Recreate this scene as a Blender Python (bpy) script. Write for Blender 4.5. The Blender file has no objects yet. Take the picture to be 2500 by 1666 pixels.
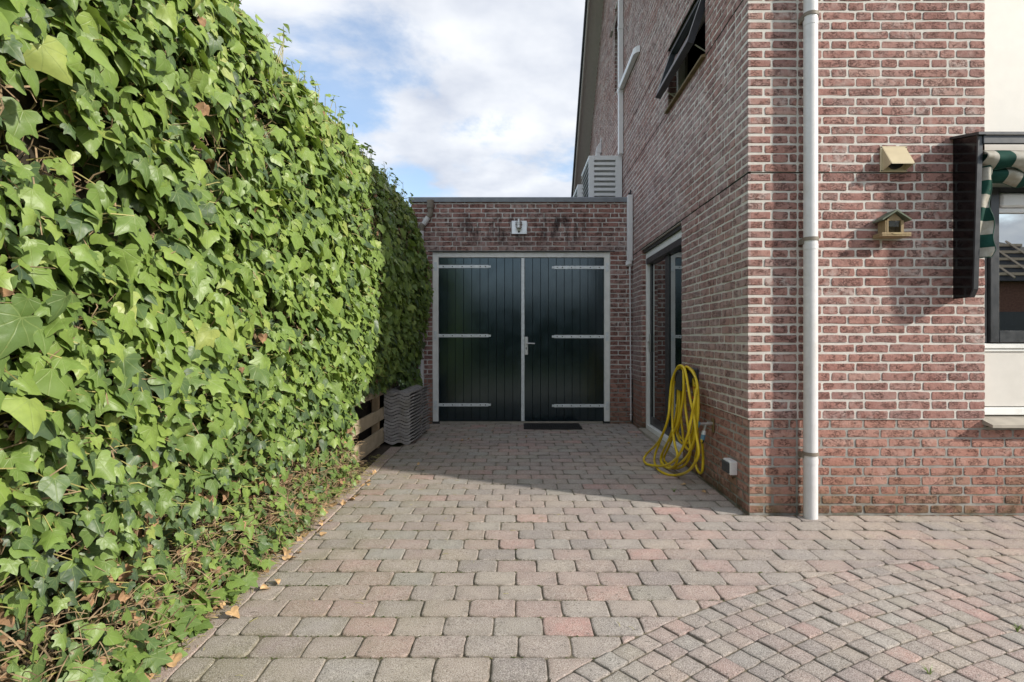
import bpy, math, random
import numpy as np
from mathutils import Vector, noise as mnoise

random.seed(7)
RNG = np.random.default_rng(11)
scene = bpy.context.scene
COL = scene.collection

# ------------------------------------------------------------------ camera
CAM_Z = 1.167
D0 = 3.774            # plane of the house front
D1 = 7.568            # plane of the garage front
XW = 1.514            # plane of the house side wall
cam_d = bpy.data.cameras.new('camera')
cam = bpy.data.objects.new('camera', cam_d)
COL.objects.link(cam)
cam.location = (0, 0, CAM_Z)
cam.rotation_euler = (math.radians(90), 0, 0)
cam_d.sensor_width = 36.0
cam_d.lens = 1400.0 * 36 / 2500
cam_d.shift_x = -14 / 2500
cam_d.shift_y = -7 / 2500
cam_d.clip_start = 0.02
cam_d.clip_end = 2000
scene.camera = cam

# ------------------------------------------------------------------ light
SUN_L = Vector((-2.12, 1.0, -1.18)).normalized()      # direction the light travels
SUN_EL = math.asin(-SUN_L.z)
SUN_ROT = math.atan2(-SUN_L.x, -SUN_L.y)
sun_d = bpy.data.lights.new('sun', 'SUN')
sun_d.energy = 2.6
sun_d.angle = math.radians(2.2)
sun_d.color = (1.0, 0.93, 0.83)
sun = bpy.data.objects.new('sun', sun_d)
COL.objects.link(sun)
sun.rotation_euler = SUN_L.to_track_quat('-Z', 'Y').to_euler()
sun.location = (20, -10, 12)

world = bpy.data.worlds.new('World')
scene.world = world
world.use_nodes = True
wn, wl = world.node_tree.nodes, world.node_tree.links
wn.clear()

def wnode(t, **kw):
    n = wn.new(t)
    for k, v in kw.items():
        setattr(n, k, v)
    return n

def build_world():
    out = wnode('ShaderNodeOutputWorld')
    bg = wnode('ShaderNodeBackground')
    bg.inputs['Strength'].default_value = 0.125
    sky = wnode('ShaderNodeTexSky', sky_type='NISHITA', sun_disc=False)
    sky.sun_elevation = SUN_EL
    sky.sun_rotation = SUN_ROT
    sky.dust_density = 0.6
    sky.ozone_density = 1.0
    tc = wnode('ShaderNodeTexCoord')
    sep = wnode('ShaderNodeSeparateXYZ')
    wl.new(tc.outputs['Generated'], sep.inputs[0])
    # cloud deck seen in perspective: direction divided by its height
    def math_(op, a, b=None, clamp=False):
        m = wnode('ShaderNodeMath', operation=op)
        m.use_clamp = clamp
        for i, v in enumerate((a, b)):
            if v is None:
                continue
            if isinstance(v, (int, float)):
                m.inputs[i].default_value = v
            else:
                wl.new(v, m.inputs[i])
        return m.outputs[0]
    zz = math_('MAXIMUM', math_('ADD', sep.outputs[2], 0.22), 0.05)
    px = math_('DIVIDE', sep.outputs[0], zz)
    py = math_('DIVIDE', sep.outputs[1], zz)
    comb = wnode('ShaderNodeCombineXYZ')
    wl.new(px, comb.inputs[0]); wl.new(py, comb.inputs[1]); comb.inputs[2].default_value = 3.7
    n1 = wnode('ShaderNodeTexNoise')
    n1.inputs['Scale'].default_value = 1.15
    n1.inputs['Detail'].default_value = 9
    n1.inputs['Roughness'].default_value = 0.58
    n1.inputs['Distortion'].default_value = 0.25
    off = wnode('ShaderNodeVectorMath', operation='ADD')
    off.inputs[1].default_value = (5.9, 2.28, 2.0)
    wl.new(comb.outputs[0], off.inputs[0])
    wl.new(off.outputs[0], n1.inputs['Vector'])
    cov = wnode('ShaderNodeMapRange', interpolation_type='SMOOTHSTEP')
    cov.inputs['From Min'].default_value = 0.395
    cov.inputs['From Max'].default_value = 0.50
    wl.new(n1.outputs['Fac'], cov.inputs['Value'])
    # grey cloud bellies from a second, larger noise
    n2 = wnode('ShaderNodeTexNoise')
    n2.inputs['Scale'].default_value = 2.6
    n2.inputs['Detail'].default_value = 5
    wl.new(off.outputs[0], n2.inputs['Vector'])
    shade = wnode('ShaderNodeMapRange')
    shade.inputs['From Min'].default_value = 0.36
    shade.inputs['From Max'].default_value = 0.60
    wl.new(n2.outputs['Fac'], shade.inputs['Value'])
    cc = wnode('ShaderNodeMix', data_type='RGBA')
    cc.inputs['A'].default_value = (2.75, 2.95, 3.40, 1)
    cc.inputs['B'].default_value = (4.45, 4.53, 4.65, 1)
    wl.new(shade.outputs[0], cc.inputs['Factor'])
    mix = wnode('ShaderNodeMix', data_type='RGBA')
    fac = math_('ADD', math_('MULTIPLY', cov.outputs[0], 0.80), 0.15)
    wl.new(fac, mix.inputs['Factor'])
    skyb = wnode('ShaderNodeMix', data_type='RGBA', blend_type='MULTIPLY')
    skyb.inputs['Factor'].default_value = 1.0
    wl.new(sky.outputs[0], skyb.inputs['A'])
    skyb.inputs['B'].default_value = (1.0, 1.0, 1.0, 1)
    wl.new(skyb.outputs['Result'], mix.inputs['A'])
    wl.new(cc.outputs['Result'], mix.inputs['B'])
    wl.new(mix.outputs['Result'], bg.inputs['Color'])
    wl.new(bg.outputs[0], out.inputs[0])
build_world()

scene.view_settings.view_transform = 'Standard'
scene.view_settings.look = 'None'
scene.view_settings.exposure = 0.94
scene.view_settings.gamma = 1.0
scene.view_settings.use_curve_mapping = False
try:
    scene.cycles.use_denoising = True
    scene.cycles.max_bounces = 6
    scene.cycles.transparent_max_bounces = 8
except Exception:
    pass

# ------------------------------------------------------------------ small helpers
def gz(y):
    """the drive rises a little towards the garage"""
    return 0.0106 * (y - D0)

WO = {}                                  # world origin of every object made here

def meta(o, label=None, cat=None, group=None, kind=None):
    if label: o['label'] = label
    if cat: o['category'] = cat
    if group: o['group'] = group
    if kind: o['kind'] = kind
    return o

def thing(name, label, cat, loc=(0, 0, 0), group=None, kind=None):
    o = bpy.data.objects.new(name, None)
    o.empty_display_size = 0.1
    o.location = loc
    COL.objects.link(o)
    WO[o] = np.array(loc, float)
    return meta(o, label, cat, group, kind)

class MB:
    """collects geometry in world coordinates, then links it as one mesh object"""
    def __init__(s):
        s.v = []; s.f = []; s.r = []; s.uv = []; s.n = 0
    def add(s, verts, faces, rnd=0.5, uv=None):
        verts = np.asarray(verts, float).reshape(-1, 3)
        n = s.n
        s.v.append(verts)
        s.f.extend([tuple(int(i) + n for i in f) for f in faces])
        s.r.append(np.full(len(verts), rnd) if np.isscalar(rnd) else np.asarray(rnd, float))
        s.uv.append(np.zeros((len(verts), 3)) if uv is None else np.asarray(uv, float))
        s.n += len(verts)
        return s
    def box(s, x0, x1, y0, y1, z0, z1, b=0.0, rnd=0.5):
        if x0 > x1: x0, x1 = x1, x0
        if y0 > y1: y0, y1 = y1, y0
        if z0 > z1: z0, z1 = z1, z0
        if b <= 0:
            v = [(x, y, z) for x in (x0, x1) for y in (y0, y1) for z in (z0, z1)]
            f = [(0, 1, 3, 2), (4, 6, 7, 5), (0, 4, 5, 1), (2, 3, 7, 6), (0, 2, 6, 4), (1, 5, 7, 3)]
            return s.add(v, f, rnd)
        b = min(b, (x1 - x0) * .45, (y1 - y0) * .45, (z1 - z0) * .45)
        v, idx = [], {}
        for i, x in enumerate((x0, x1)):
            for j, y in enumerate((y0, y1)):
                for k, z in enumerate((z0, z1)):
                    sx, sy, sz = (1, -1)[i], (1, -1)[j], (1, -1)[k]
                    for a, p in enumerate(((x, y + sy * b, z + sz * b), (x + sx * b, y, z + sz * b), (x + sx * b, y + sy * b, z))):
                        idx[i, j, k, a] = len(v); v.append(p)
        f = []
        for i in (0, 1): f.append([idx[i, 0, 0, 0], idx[i, 1, 0, 0], idx[i, 1, 1, 0], idx[i, 0, 1, 0]][::(-1 if i == 0 else 1)])
        for j in (0, 1): f.append([idx[0, j, 0, 1], idx[1, j, 0, 1], idx[1, j, 1, 1], idx[0, j, 1, 1]][::(1 if j == 0 else -1)])
        for k in (0, 1): f.append([idx[0, 0, k, 2], idx[1, 0, k, 2], idx[1, 1, k, 2], idx[0, 1, k, 2]][::(-1 if k == 0 else 1)])
        for j in (0, 1):
            for k in (0, 1):
                q = [idx[0, j, k, 1], idx[1, j, k, 1], idx[1, j, k, 2], idx[0, j, k, 2]]
                f.append(q if (j + k) % 2 else q[::-1])
        for i in (0, 1):
            for k in (0, 1):
                q = [idx[i, 0, k, 0], idx[i, 1, k, 0], idx[i, 1, k, 2], idx[i, 0, k, 2]]
                f.append(q[::-1] if (i + k) % 2 else q)
        for i in (0, 1):
            for j in (0, 1):
                q = [idx[i, j, 0, 0], idx[i, j, 1, 0], idx[i, j, 1, 1], idx[i, j, 0, 1]]
                f.append(q if (i + j) % 2 else q[::-1])
        for i in (0, 1):
            for j in (0, 1):
                for k in (0, 1):
                    q = [idx[i, j, k, 0], idx[i, j, k, 1], idx[i, j, k, 2]]
                    f.append(q if (i + j + k) % 2 else q[::-1])
        return s.add(v, f, rnd)
    def prism(s, poly, axis, a0, a1, rnd=0.5):
        """poly in the two other axes (in x,y,z order), extruded along axis from a0 to a1"""
        n = len(poly); v = []
        for a in (a0, a1):
            for p in poly:
                q = list(p); q.insert(axis, a); v.append(q)
        f = [tuple(range(n))[::-1], tuple(range(n, 2 * n))]
        f += [(i, (i + 1) % n, n + (i + 1) % n, n + i) for i in range(n)]
        return s.add(v, f, rnd)
    def tube(s, path, r, seg=8, cap=True, rnd=0.5, closed=False):
        path = [Vector(p) for p in path]
        n = len(path); rr = r if hasattr(r, '__len__') else [r] * n
        v, f = [], []
        up = None
        for i, p in enumerate(path):
            if closed: t = path[(i + 1) % n] - path[i - 1]
            else: t = path[min(i + 1, n - 1)] - path[max(i - 1, 0)]
            t.normalize()
            if up is None:
                up = Vector((0, 0, 1)) if abs(t.z) < .9 else Vector((1, 0, 0))
            a = t.cross(up)
            if a.length < 1e-6:
                a = t.cross(Vector((0, 1, 0)))
            a.normalize(); b = a.cross(t); b.normalize(); up = b
            for k in range(seg):
                th = 2 * math.pi * k / seg
                v.append(p + a * (math.cos(th) * rr[i]) + b * (math.sin(th) * rr[i]))
        m = n if closed else n - 1
        for i in range(m):
            j = (i + 1) % n
            for k in range(seg):
                k2 = (k + 1) % seg
                f.append((i * seg + k, i * seg + k2, j * seg + k2, j * seg + k))
        if cap and not closed:
            f.append(tuple(range(seg))[::-1]); f.append(tuple(range((n - 1) * seg, n * seg)))
        return s.add([tuple(q) for q in v], f, rnd)
    def cyl(s, p0, p1, r, seg=16, rnd=0.5, r1=None):
        return s.tube([p0, p1], [r, r if r1 is None else r1], seg, True, rnd)
    def sheet(s, P, rnd=0.5):
        """P: grid of points [i][j]"""
        P = np.asarray(P, float); a, b = P.shape[:2]
        f = [(i * b + j, (i + 1) * b + j, (i + 1) * b + j + 1, i * b + j + 1) for i in range(a - 1) for j in range(b - 1)]
        return s.add(P.reshape(-1, 3), f, rnd)
    def build(s, name, mat, parent=None, smooth=False, origin=None, kind=None):
        v = np.concatenate(s.v) if s.v else np.zeros((0, 3))
        if origin is None:
            origin = (v.min(0) + v.max(0)) / 2 if len(v) else np.zeros(3)
            if parent is None: origin[2] = v[:, 2].min()
        origin = np.asarray(origin, float)
        me = bpy.data.meshes.new(name)
        me.from_pydata((v - origin).tolist(), [], s.f)
        at = me.attributes.new('rnd', 'FLOAT', 'POINT')
        at.data.foreach_set('value', np.concatenate(s.r).astype(np.float32))
        uv = np.concatenate(s.uv)
        if np.any(uv):
            au = me.attributes.new('luv', 'FLOAT_VECTOR', 'POINT')
            au.data.foreach_set('vector', uv.astype(np.float32).ravel())
        if smooth:
            me.polygons.foreach_set('use_smooth', np.ones(len(me.polygons), bool))
        me.materials.append(mat)
        o = bpy.data.objects.new(name, me)
        COL.objects.link(o)
        po = np.zeros(3)
        if parent is not None:
            o.parent = parent; po = WO[parent]
        o.location = origin - po
        WO[o] = origin
        if kind: o['kind'] = kind
        return o

def smooth_by_angle(o, deg=35):
    me = o.data
    me.polygons.foreach_set('use_smooth', np.ones(len(me.polygons), bool))
    me.set_sharp_from_angle(angle=math.radians(deg))
    return o

def emit_pieces(pieces, name, rest_name, mat, parent, limit=300, key=None, smooth=False):
    """pieces: list of (verts, faces, rnd, size) ; the largest become objects, the rest one mesh"""
    order = sorted(range(len(pieces)), key=lambda i: -pieces[i][3])
    for i in order[:limit]:
        v, f, r, _ = pieces[i][:4]
        MB().add(v, f, r, pieces[i][4] if len(pieces[i]) > 4 else None).build(name, mat, parent, smooth)
    if len(order) > limit:
        m = MB()
        for i in order[limit:]:
            v, f, r, _ = pieces[i][:4]
            m.add(v, f, r, pieces[i][4] if len(pieces[i]) > 4 else None)
        m.build(rest_name, mat, parent, smooth, kind='stuff')

def px_size(c):
    """rough size factor in the picture of a thing of unit size at c (0 when out of view)"""
    x, y, z = c
    if y < 0.25: return 0.0
    u = 1264 + 1400 * x / y; w = 826 - 1400 * (z - CAM_Z) / y
    inside = -40 < u < 2540 and -40 < w < 1706
    return (1.0 / y) * (1.0 if inside else 0.02)

# ------------------------------------------------------------------ materials
class NT:
    def __init__(s, name):
        s.m = bpy.data.materials.new(name); s.m.use_nodes = True
        s.nt = s.m.node_tree; s.nt.nodes.clear()
        s.out = s.n('ShaderNodeOutputMaterial')
        s._pos = None
    def n(s, t, **kw):
        nd = s.nt.nodes.new(t)
        for k, v in kw.items(): setattr(nd, k, v)
        return nd
    def put(s, sock, v):
        if v is None: return
        if isinstance(v, bpy.types.NodeSocket): s.nt.links.new(v, sock)
        else:
            if isinstance(v, (tuple, list)) and len(v) == 3 and sock.type == 'RGBA': v = (*v, 1)
            sock.default_value = v
    def pos(s):
        if s._pos is None: s._pos = s.n('ShaderNodeNewGeometry').outputs['Position']
        return s._pos
    def scaled(s, sc, off=(0, 0, 0)):
        m = s.n('ShaderNodeMapping')
        s.put(m.inputs['Vector'], s.pos())
        m.inputs['Scale'].default_value = sc if hasattr(sc, '__len__') else (sc,) * 3
        m.inputs['Location'].default_value = off
        return m.outputs[0]
    def noise(s, scale, detail=3, rough=.5, dist=0, vec=None, col=False):
        t = s.n('ShaderNodeTexNoise')
        s.put(t.inputs['Vector'], s.pos() if vec is None else vec)
        t.inputs['Scale'].default_value = scale; t.inputs['Detail'].default_value = detail
        t.inputs['Roughness'].default_value = rough; t.inputs['Distortion'].default_value = dist
        return t.outputs['Color' if col else 'Fac']
    def voro(s, scale, vec=None, feature='F1', out='Distance'):
        t = s.n('ShaderNodeTexVoronoi', feature=feature)
        s.put(t.inputs['Vector'], s.pos() if vec is None else vec)
        t.inputs['Scale'].default_value = scale
        return t.outputs[out]
    def ramp(s, fac, stops, interp='LINEAR'):
        r = s.n('ShaderNodeValToRGB'); s.put(r.inputs[0], fac)
        e = r.color_ramp; e.interpolation = interp
        while len(e.elements) < len(stops): e.elements.new(0.5)
        for el, (p, c) in zip(e.elements, stops):
            el.position = p
            el.color = (c, c, c, 1) if isinstance(c, (int, float)) else (*c, 1)
        return r.outputs[0]
    def mix(s, fac, a, b, mode='MIX'):
        m = s.n('ShaderNodeMix', data_type='RGBA', blend_type=mode)
        s.put(m.inputs['Factor'], fac); s.put(m.inputs['A'], a); s.put(m.inputs['B'], b)
        return m.outputs['Result']
    def math(s, op, a, b=None, clamp=False):
        m = s.n('ShaderNodeMath', operation=op); m.use_clamp = clamp
        s.put(m.inputs[0], a)
        if b is not None: s.put(m.inputs[1], b)
        return m.outputs[0]
    def rng(s, v, a, b, c=0., d=1., smooth=False):
        m = s.n('ShaderNodeMapRange')
        if smooth: m.interpolation_type = 'SMOOTHSTEP'
        s.put(m.inputs['Value'], v)
        for k, x in zip(('From Min', 'From Max', 'To Min', 'To Max'), (a, b, c, d)): m.inputs[k].default_value = x
        return m.outputs[0]
    def attr(s, name='rnd', out='Fac'):
        return s.n('ShaderNodeAttribute', attribute_name=name).outputs[out]
    def xyz(s, vec=None):
        q = s.n('ShaderNodeSeparateXYZ'); s.put(q.inputs[0], s.pos() if vec is None else vec)
        return q.outputs
    def bump(s, h, strength=.4, dist=.003, normal=None):
        b = s.n('ShaderNodeBump'); s.put(b.inputs['Height'], h)
        b.inputs['Strength'].default_value = strength; b.inputs['Distance'].default_value = dist
        if normal is not None: s.put(b.inputs['Normal'], normal)
        return b.outputs[0]
    def bsdf(s, color, rough=.7, metal=0., normal=None, spec=.5, coat=0., coat_rough=.1):
        p = s.n('ShaderNodeBsdfPrincipled')
        s.put(p.inputs['Base Color'], color); s.put(p.inputs['Roughness'], rough)
        s.put(p.inputs['Metallic'], metal); s.put(p.inputs['Specular IOR Level'], spec)
        s.put(p.inputs['Coat Weight'], coat); s.put(p.inputs['Coat Roughness'], coat_rough)
        if normal is not None: s.put(p.inputs['Normal'], normal)
        return p.outputs[0]
    def done(s, sh):
        s.nt.links.new(sh, s.out.inputs[0]); return s.m

def simple(name, col, rough=.5, metal=0., spec=.5, var=.12, scale=14, coat=0., bump=0., dirt=None):
    t = NT(name)
    c = t.mix(t.rng(t.noise(scale, 4), .3, .7, 0, 1), tuple(x * (1 - var) for x in col), tuple(min(1, x * (1 + var)) for x in col))
    if dirt:
        c = t.mix(t.rng(t.noise(5, 5, .65), .52, .75, 0, .55), c, dirt)
    nm = t.bump(t.noise(scale * 8, 3), bump, .002) if bump else None
    r = t.rng(t.noise(scale * 2, 3), .3, .7, max(0, rough - .06), min(1, rough + .08))
    return t.done(t.bsdf(c, r, metal, nm, spec, coat))

def soot(t, base):
    """black weathering streaks above the garage doors and lime below them"""
    X = t.xyz()
    wx = t.math('ABSOLUTE', t.math('SUBTRACT', X[0], .05))
    zone = t.math('MULTIPLY', t.rng(wx, .65, 1.15, 1, 0), t.math('MULTIPLY', t.rng(X[2], 2.36, 2.52, 0, 1), t.rng(X[2], 2.74, 2.86, 1, 0)))
    n = t.noise(7.5, 5, .72, vec=t.scaled((1.3, 1, .42)))
    st = t.math('MULTIPLY', zone, t.rng(n, .44, .62))
    base = t.mix(t.math('MULTIPLY', t.math('MULTIPLY', t.rng(t.noise(5, 4), .38, .62, .1, .75), t.rng(X[2], 2.66, 2.33, 0, 1)), t.rng(X[2], 2.30, 2.33, 0, 1)), base, (.36, .30, .29))
    return t.mix(t.math('MULTIPLY', st, .84), base, (.022, .021, .023))

def brick_mat(name, stains=False):
    t = NT(name); r = t.attr()
    base = t.ramp(r, [(0, (.245, .128, .112)), (.2, (.355, .185, .157)), (.42, (.295, .155, .136)), (.6, (.395, .213, .178)), (.8, (.270, .152, .140)), (1, (.450, .285, .245))])
    X = t.xyz()
    # fine mottling of each brick
    base = t.mix(t.rng(t.noise(30, 5, .7), .38, .68, 0, .6), base, (.22, .10, .084))
    base = t.mix(t.rng(t.noise(170, 3, .6), .45, .75, 0, .35), base, (.60, .36, .30))
    # pale bloom (lime) in drifts over single bricks
    bloom = t.math('MULTIPLY', t.rng(t.noise(2.4, 4, .6), .42, .64), t.rng(t.noise(23, 4, .6), .36, .62))
    rb = t.rng(t.math('FRACT', t.math('MULTIPLY', r, 17.3)), .3, 1., .25, 1.)
    base = t.mix(t.math('MULTIPLY', t.math('MULTIPLY', bloom, rb), .78), base, (.56, .49, .46))
    if stains: base = soot(t, base)
    else:
        haze = t.math('MULTIPLY', t.math('LESS_THAN', X[0], XW + .02), t.rng(t.noise(1.7, 4, .65), .36, .62, .05, .42))
        base = t.mix(t.math('MULTIPLY', haze, t.rng(X[2], .55, .75, .25, 1)), base, (.50, .44, .44))
    base = t.mix(t.math('LESS_THAN', X[2], .632), base, t.mix(.36, base, (.50, .25, .18)))
    # moss and damp at the foot
    foot = t.math('MULTIPLY', t.rng(X[2], .02, .38, 1, 0), t.rng(t.noise(7, 5, .65), .38, .62))
    base = t.mix(t.math('MULTIPLY', foot, .72), base, (.13, .105, .045))
    foot2 = t.math('MULTIPLY', t.rng(X[2], -.02, .12, 1, 0), t.rng(t.noise(15, 4), .3, .55))
    base = t.mix(t.math('MULTIPLY', foot2, .75), base, (.075, .065, .035))
    # hand-moulded creases
    cr = t.noise(1.0, 3, .6, 1.2, vec=t.scaled((38, 38, 80)))
    crease = t.rng(t.math('ABSOLUTE', t.math('SUBTRACT', cr, .55)), .012, .052, 1, 0)
    cmask = t.math('MULTIPLY', crease, t.rng(t.noise(17, 2), .44, .58))
    base = t.mix(t.math('MULTIPLY', cmask, .70), base, (.080, .038, .034))
    h = t.math('SUBTRACT', t.math('MULTIPLY', t.noise(60, 4, .6), .7), t.math('MULTIPLY', cmask, 1.0))
    return t.done(t.bsdf(base, .9, 0, t.bump(h, .9, .008), .25))

def mortar_mat(name, a, b, moss=False, stains=False):
    t = NT(name)
    c = t.mix(t.rng(t.noise(9, 5, .65), .3, .7), a, b)
    c = t.mix(t.rng(t.noise(160, 2), .5, .8, 0, .35), c, tuple(x * .6 for x in a))
    X = t.xyz()
    if stains: c = soot(t, c)
    if moss:
        c = t.mix(t.math('MULTIPLY', t.rng(X[2], .02, .35, 1, 0), t.rng(t.noise(8, 4), .35, .6, 0, .7)), c, (.075, .07, .035))
    return t.done(t.bsdf(c, .95, 0, t.bump(t.noise(220, 3, .6), .6, .003), .15))

def paver_mat():
    t = NT('concrete_paver'); r = t.attr()
    base = t.ramp(r, [(0, (.365, .345, .292)), (.14, (.465, .352, .300)), (.30, (.420, .402, .368)), (.46, (.535, .358, .308)), (.60, (.320, .285, .268)), (.74, (.495, .410, .340)), (.87, (.395, .382, .350)), (1, (.580, .325, .282))])
    X = t.xyz()
    big = t.math('MULTIPLY', t.rng(t.noise(1.5, 6, .7), .36, .60), t.rng(X[0], -.9, .6, .45, 1.0))
    base = t.mix(t.math('MULTIPLY', big, .52), base, (.245, .220, .225))
    # drifts of pale sand swept towards the house front
    sand = t.math('MULTIPLY', t.math('MULTIPLY', t.rng(X[0], 1.3, 2.1, 0, 1), t.rng(X[1], 2.55, 3.1, 0, 1)), t.rng(t.noise(2.6, 4, .6, 1.0), .44, .66, 0, .62))
    base = t.mix(sand, base, (.55, .47, .36))
    # inner cloudiness of a stone
    base = t.mix(t.rng(t.noise(14, 5, .6), .35, .7, 0, .35), base, (.50, .44, .385))
    # lichen and algae green towards the hedge
    alg = t.math('MULTIPLY', t.rng(X[0], .1, -1.2, 0, .8), t.rng(t.noise(4, 5, .65), .38, .62))
    base = t.mix(t.math('MULTIPLY', alg, .68), base, (.285, .265, .165))
    # washed-out grit: pale and dark grains
    g = t.noise(260, 2, .75)
    base = t.mix(t.rng(g, .54, .66, 0, .85), base, (.68, .64, .59))
    base = t.mix(t.rng(g, .46, .34, 0, .9), base, (.075, .065, .060))
    v = t.noise(120, 3, .7)
    base = t.mix(t.rng(v, .55, .7, 0, .35), base, (.19, .17, .155))
    spots = t.rng(t.noise(48, 2, .5), .66, .72, 0, .5)
    base = t.mix(spots, base, (.10, .088, .075))
    edge = t.xyz(t.attr('luv', 'Vector'))[0]
    dirt = t.math('MULTIPLY', t.rng(edge, .25, .95, 0, 1), t.rng(t.noise(21, 4, .7), .34, .60))
    base = t.mix(t.math('MULTIPLY', dirt, .54), base, t.mix(t.rng(X[0], .4, -1.0, 0, .8), (.115, .098, .086), (.120, .115, .055)))
    h = t.math('ADD', t.math('MULTIPLY', g, .6), t.math('MULTIPLY', v, .9))
    return t.done(t.bsdf(base, .93, 0, t.bump(h, .55, .003), .2))

def leaf_mat():
    t = NT('ivy_leaf'); r = t.attr()
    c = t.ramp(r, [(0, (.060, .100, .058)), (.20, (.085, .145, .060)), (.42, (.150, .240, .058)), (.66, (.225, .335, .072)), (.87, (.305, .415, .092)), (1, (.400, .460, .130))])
    uv = t.xyz(t.attr('luv', 'Vector'))
    # pale veins fanning out from the leaf base
    ang = t.math('ARCTAN2', uv[0], uv[1])
    rad = t.math('SQRT', t.math('ADD', t.math('MULTIPLY', uv[0], uv[0]), t.math('MULTIPLY', uv[1], uv[1])))
    k = t.math('SUBTRACT', t.math('FRACT', t.math('ADD', t.math('DIVIDE', ang, .70), .5)), .5)
    d = t.math('MULTIPLY', t.math('ABSOLUTE', k), t.math('MULTIPLY', rad, .70))
    vein = t.rng(d, .006, .020, 1, 0)
    side = t.rng(t.noise(16, 2, vec=t.attr('luv', 'Vector')), .6, .7, 0, .25)
    c = t.mix(t.math('MULTIPLY', vein, .42), c, (.30, .38, .13))
    c = t.mix(t.rng(t.noise(30, 4, .6), .4, .7, 0, .35), c, (.14, .21, .055))
    c = t.mix(t.rng(t.noise(24, 3, .6), .70, .75, 0, .7), c, (.26, .17, .07))
    nm = t.bump(t.math('SUBTRACT', t.noise(40, 3), t.math('MULTIPLY', vein, .6)), .35, .004)
    p = t.bsdf(c, .43, 0, nm, .5)
    tr = t.n('ShaderNodeBsdfTranslucent'); t.put(tr.inputs[0], t.mix(.5, c, (.30, .42, .03)))
    ms = t.n('ShaderNodeMixShader'); ms.inputs[0].default_value = .24
    t.nt.links.new(p, ms.inputs[1]); t.nt.links.new(tr.outputs[0], ms.inputs[2])
    return t.done(ms.outputs[0])

def wood_mat(name, a, b, axis=1, sc=40):
    t = NT(name)
    s3 = [sc, sc, sc]; s3[axis] = sc * .06
    n = t.noise(1, 5, .65, .6, vec=t.scaled(tuple(s3)))
    c = t.mix(t.rng(n, .3, .7), a, b)
    c = t.mix(t.rng(t.noise(7, 4), .45, .75, 0, .5), c, tuple(x * .55 for x in a))
    return t.done(t.bsdf(c, .8, 0, t.bump(n, .4, .003), .2))

def glass_mat(name, tint=(.10, .13, .12), ior=1.9, rough=.015, add=.05):
    t = NT(name)
    fr = t.n('ShaderNodeFresnel'); fr.inputs['IOR'].default_value = ior
    fac = t.math('ADD', t.math('MULTIPLY', fr.outputs[0], .9), add, True)
    gl = t.n('ShaderNodeBsdfGlossy'); gl.inputs['Roughness'].default_value = rough
    gl.inputs['Color'].default_value = (.92, .96, .97, 1)
    tr = t.n('ShaderNodeBsdfTransparent'); tr.inputs[0].default_value = (*tint, 1)
    ms = t.n('ShaderNodeMixShader'); t.put(ms.inputs[0], fac)
    t.nt.links.new(tr.outputs[0], ms.inputs[1]); t.nt.links.new(gl.outputs[0], ms.inputs[2])
    return t.done(ms.outputs[0])

def stripe_mat(name, axis, pitch, off, wob=.004):
    t = NT(name); X = t.xyz()
    u = t.math('ADD', X[axis], t.math('MULTIPLY', t.noise(9, 2), wob))
    m = t.math('GREATER_THAN', t.math('FRACT', t.math('DIVIDE', t.math('ADD', u, off), pitch * 2)), .5)
    white = t.mix(t.rng(t.noise(11, 5, .65), .40, .62, 0, .75), (.44, .425, .385), (.27, .245, .185))
    green = t.mix(t.rng(t.noise(13, 4), .4, .7), (.007, .045, .034), (.013, .066, .050))
    return t.done(t.bsdf(t.mix(m, white, green), .8, 0, t.bump(t.noise(600, 2), .2, .001), .2))

M = {}
M['brick'] = brick_mat('moulded_brick')
M['garage_brick'] = brick_mat('weathered_brick', True)
M['mortar'] = mortar_mat('pale_mortar', (.55, .525, .485), (.69, .66, .615))
M['garage_mortar'] = mortar_mat('weathered_mortar', (.52, .50, .475), (.66, .64, .61), False, True)
M['plinth_mortar'] = mortar_mat('grey_mortar', (.27, .265, .245), (.38, .37, .345), True)
M['open_joint'] = simple('dark_joint', (.035, .032, .025), .95, spec=.1)
M['paver'] = paver_mat()
M['leaf'] = leaf_mat()
M['zinc'] = simple('painted_zinc', (.23, .25, .28), .45, .2)
M['white'] = simple('white_paint', (.86, .87, .85), .4, var=.04, dirt=(.66, .66, .62))
M['offwhite'] = simple('cream_paint', (.68, .655, .61), .45, var=.03, dirt=(.63, .605, .56))
M['pvc'] = simple('white_pvc', (.74, .74, .75), .35, var=.03)
M['pvc_pipe'] = simple('light_pvc', (.66, .66, .67), .38, var=.05, dirt=(.55, .54, .51))
M['pvc_grey'] = simple('weathered_grey_pvc', (.21, .18, .145), .6, var=.15)
M['galv'] = simple('galvanised_steel', (.76, .81, .83), .35, .15, var=.10, scale=30)
M['steel'] = simple('brushed_steel', (.62, .62, .61), .34, .85, var=.05)
M['dark_steel'] = simple('dark_steel', (.05, .05, .05), .5, .3)
M['dark_frame'] = simple('dark_blue_frame', (.022, .026, .032), .4, var=.2, coat=.2)
M['black_gloss'] = simple('black_gloss_panel', (.004, .004, .005), .12, var=.1, spec=.4)
M['rubber'] = simple('black_rubber', (.020, .020, .021), .7)
M['plastic'] = simple('dark_grey_plastic', (.045, .048, .055), .5)
M['box_white'] = simple('white_coated_metal', (.74, .76, .77), .38, var=.03)
M['box_grey'] = simple('grey_inner_panel', (.36, .37, .36), .6)
M['soffit'] = simple('taupe_soffit', (.44, .41, .375), .7, var=.05)
M['roof'] = simple('dark_roof_tile', (.035, .036, .040), .75, var=.3)
M['tile'] = simple('concrete_roof_tile', (.33, .31, .30), .9, var=.3, scale=18, bump=.4, dirt=(.25, .23, .15))
M['fence'] = wood_mat('weathered_board', (.42, .34, .23), (.54, .45, .32), 1)
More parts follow.
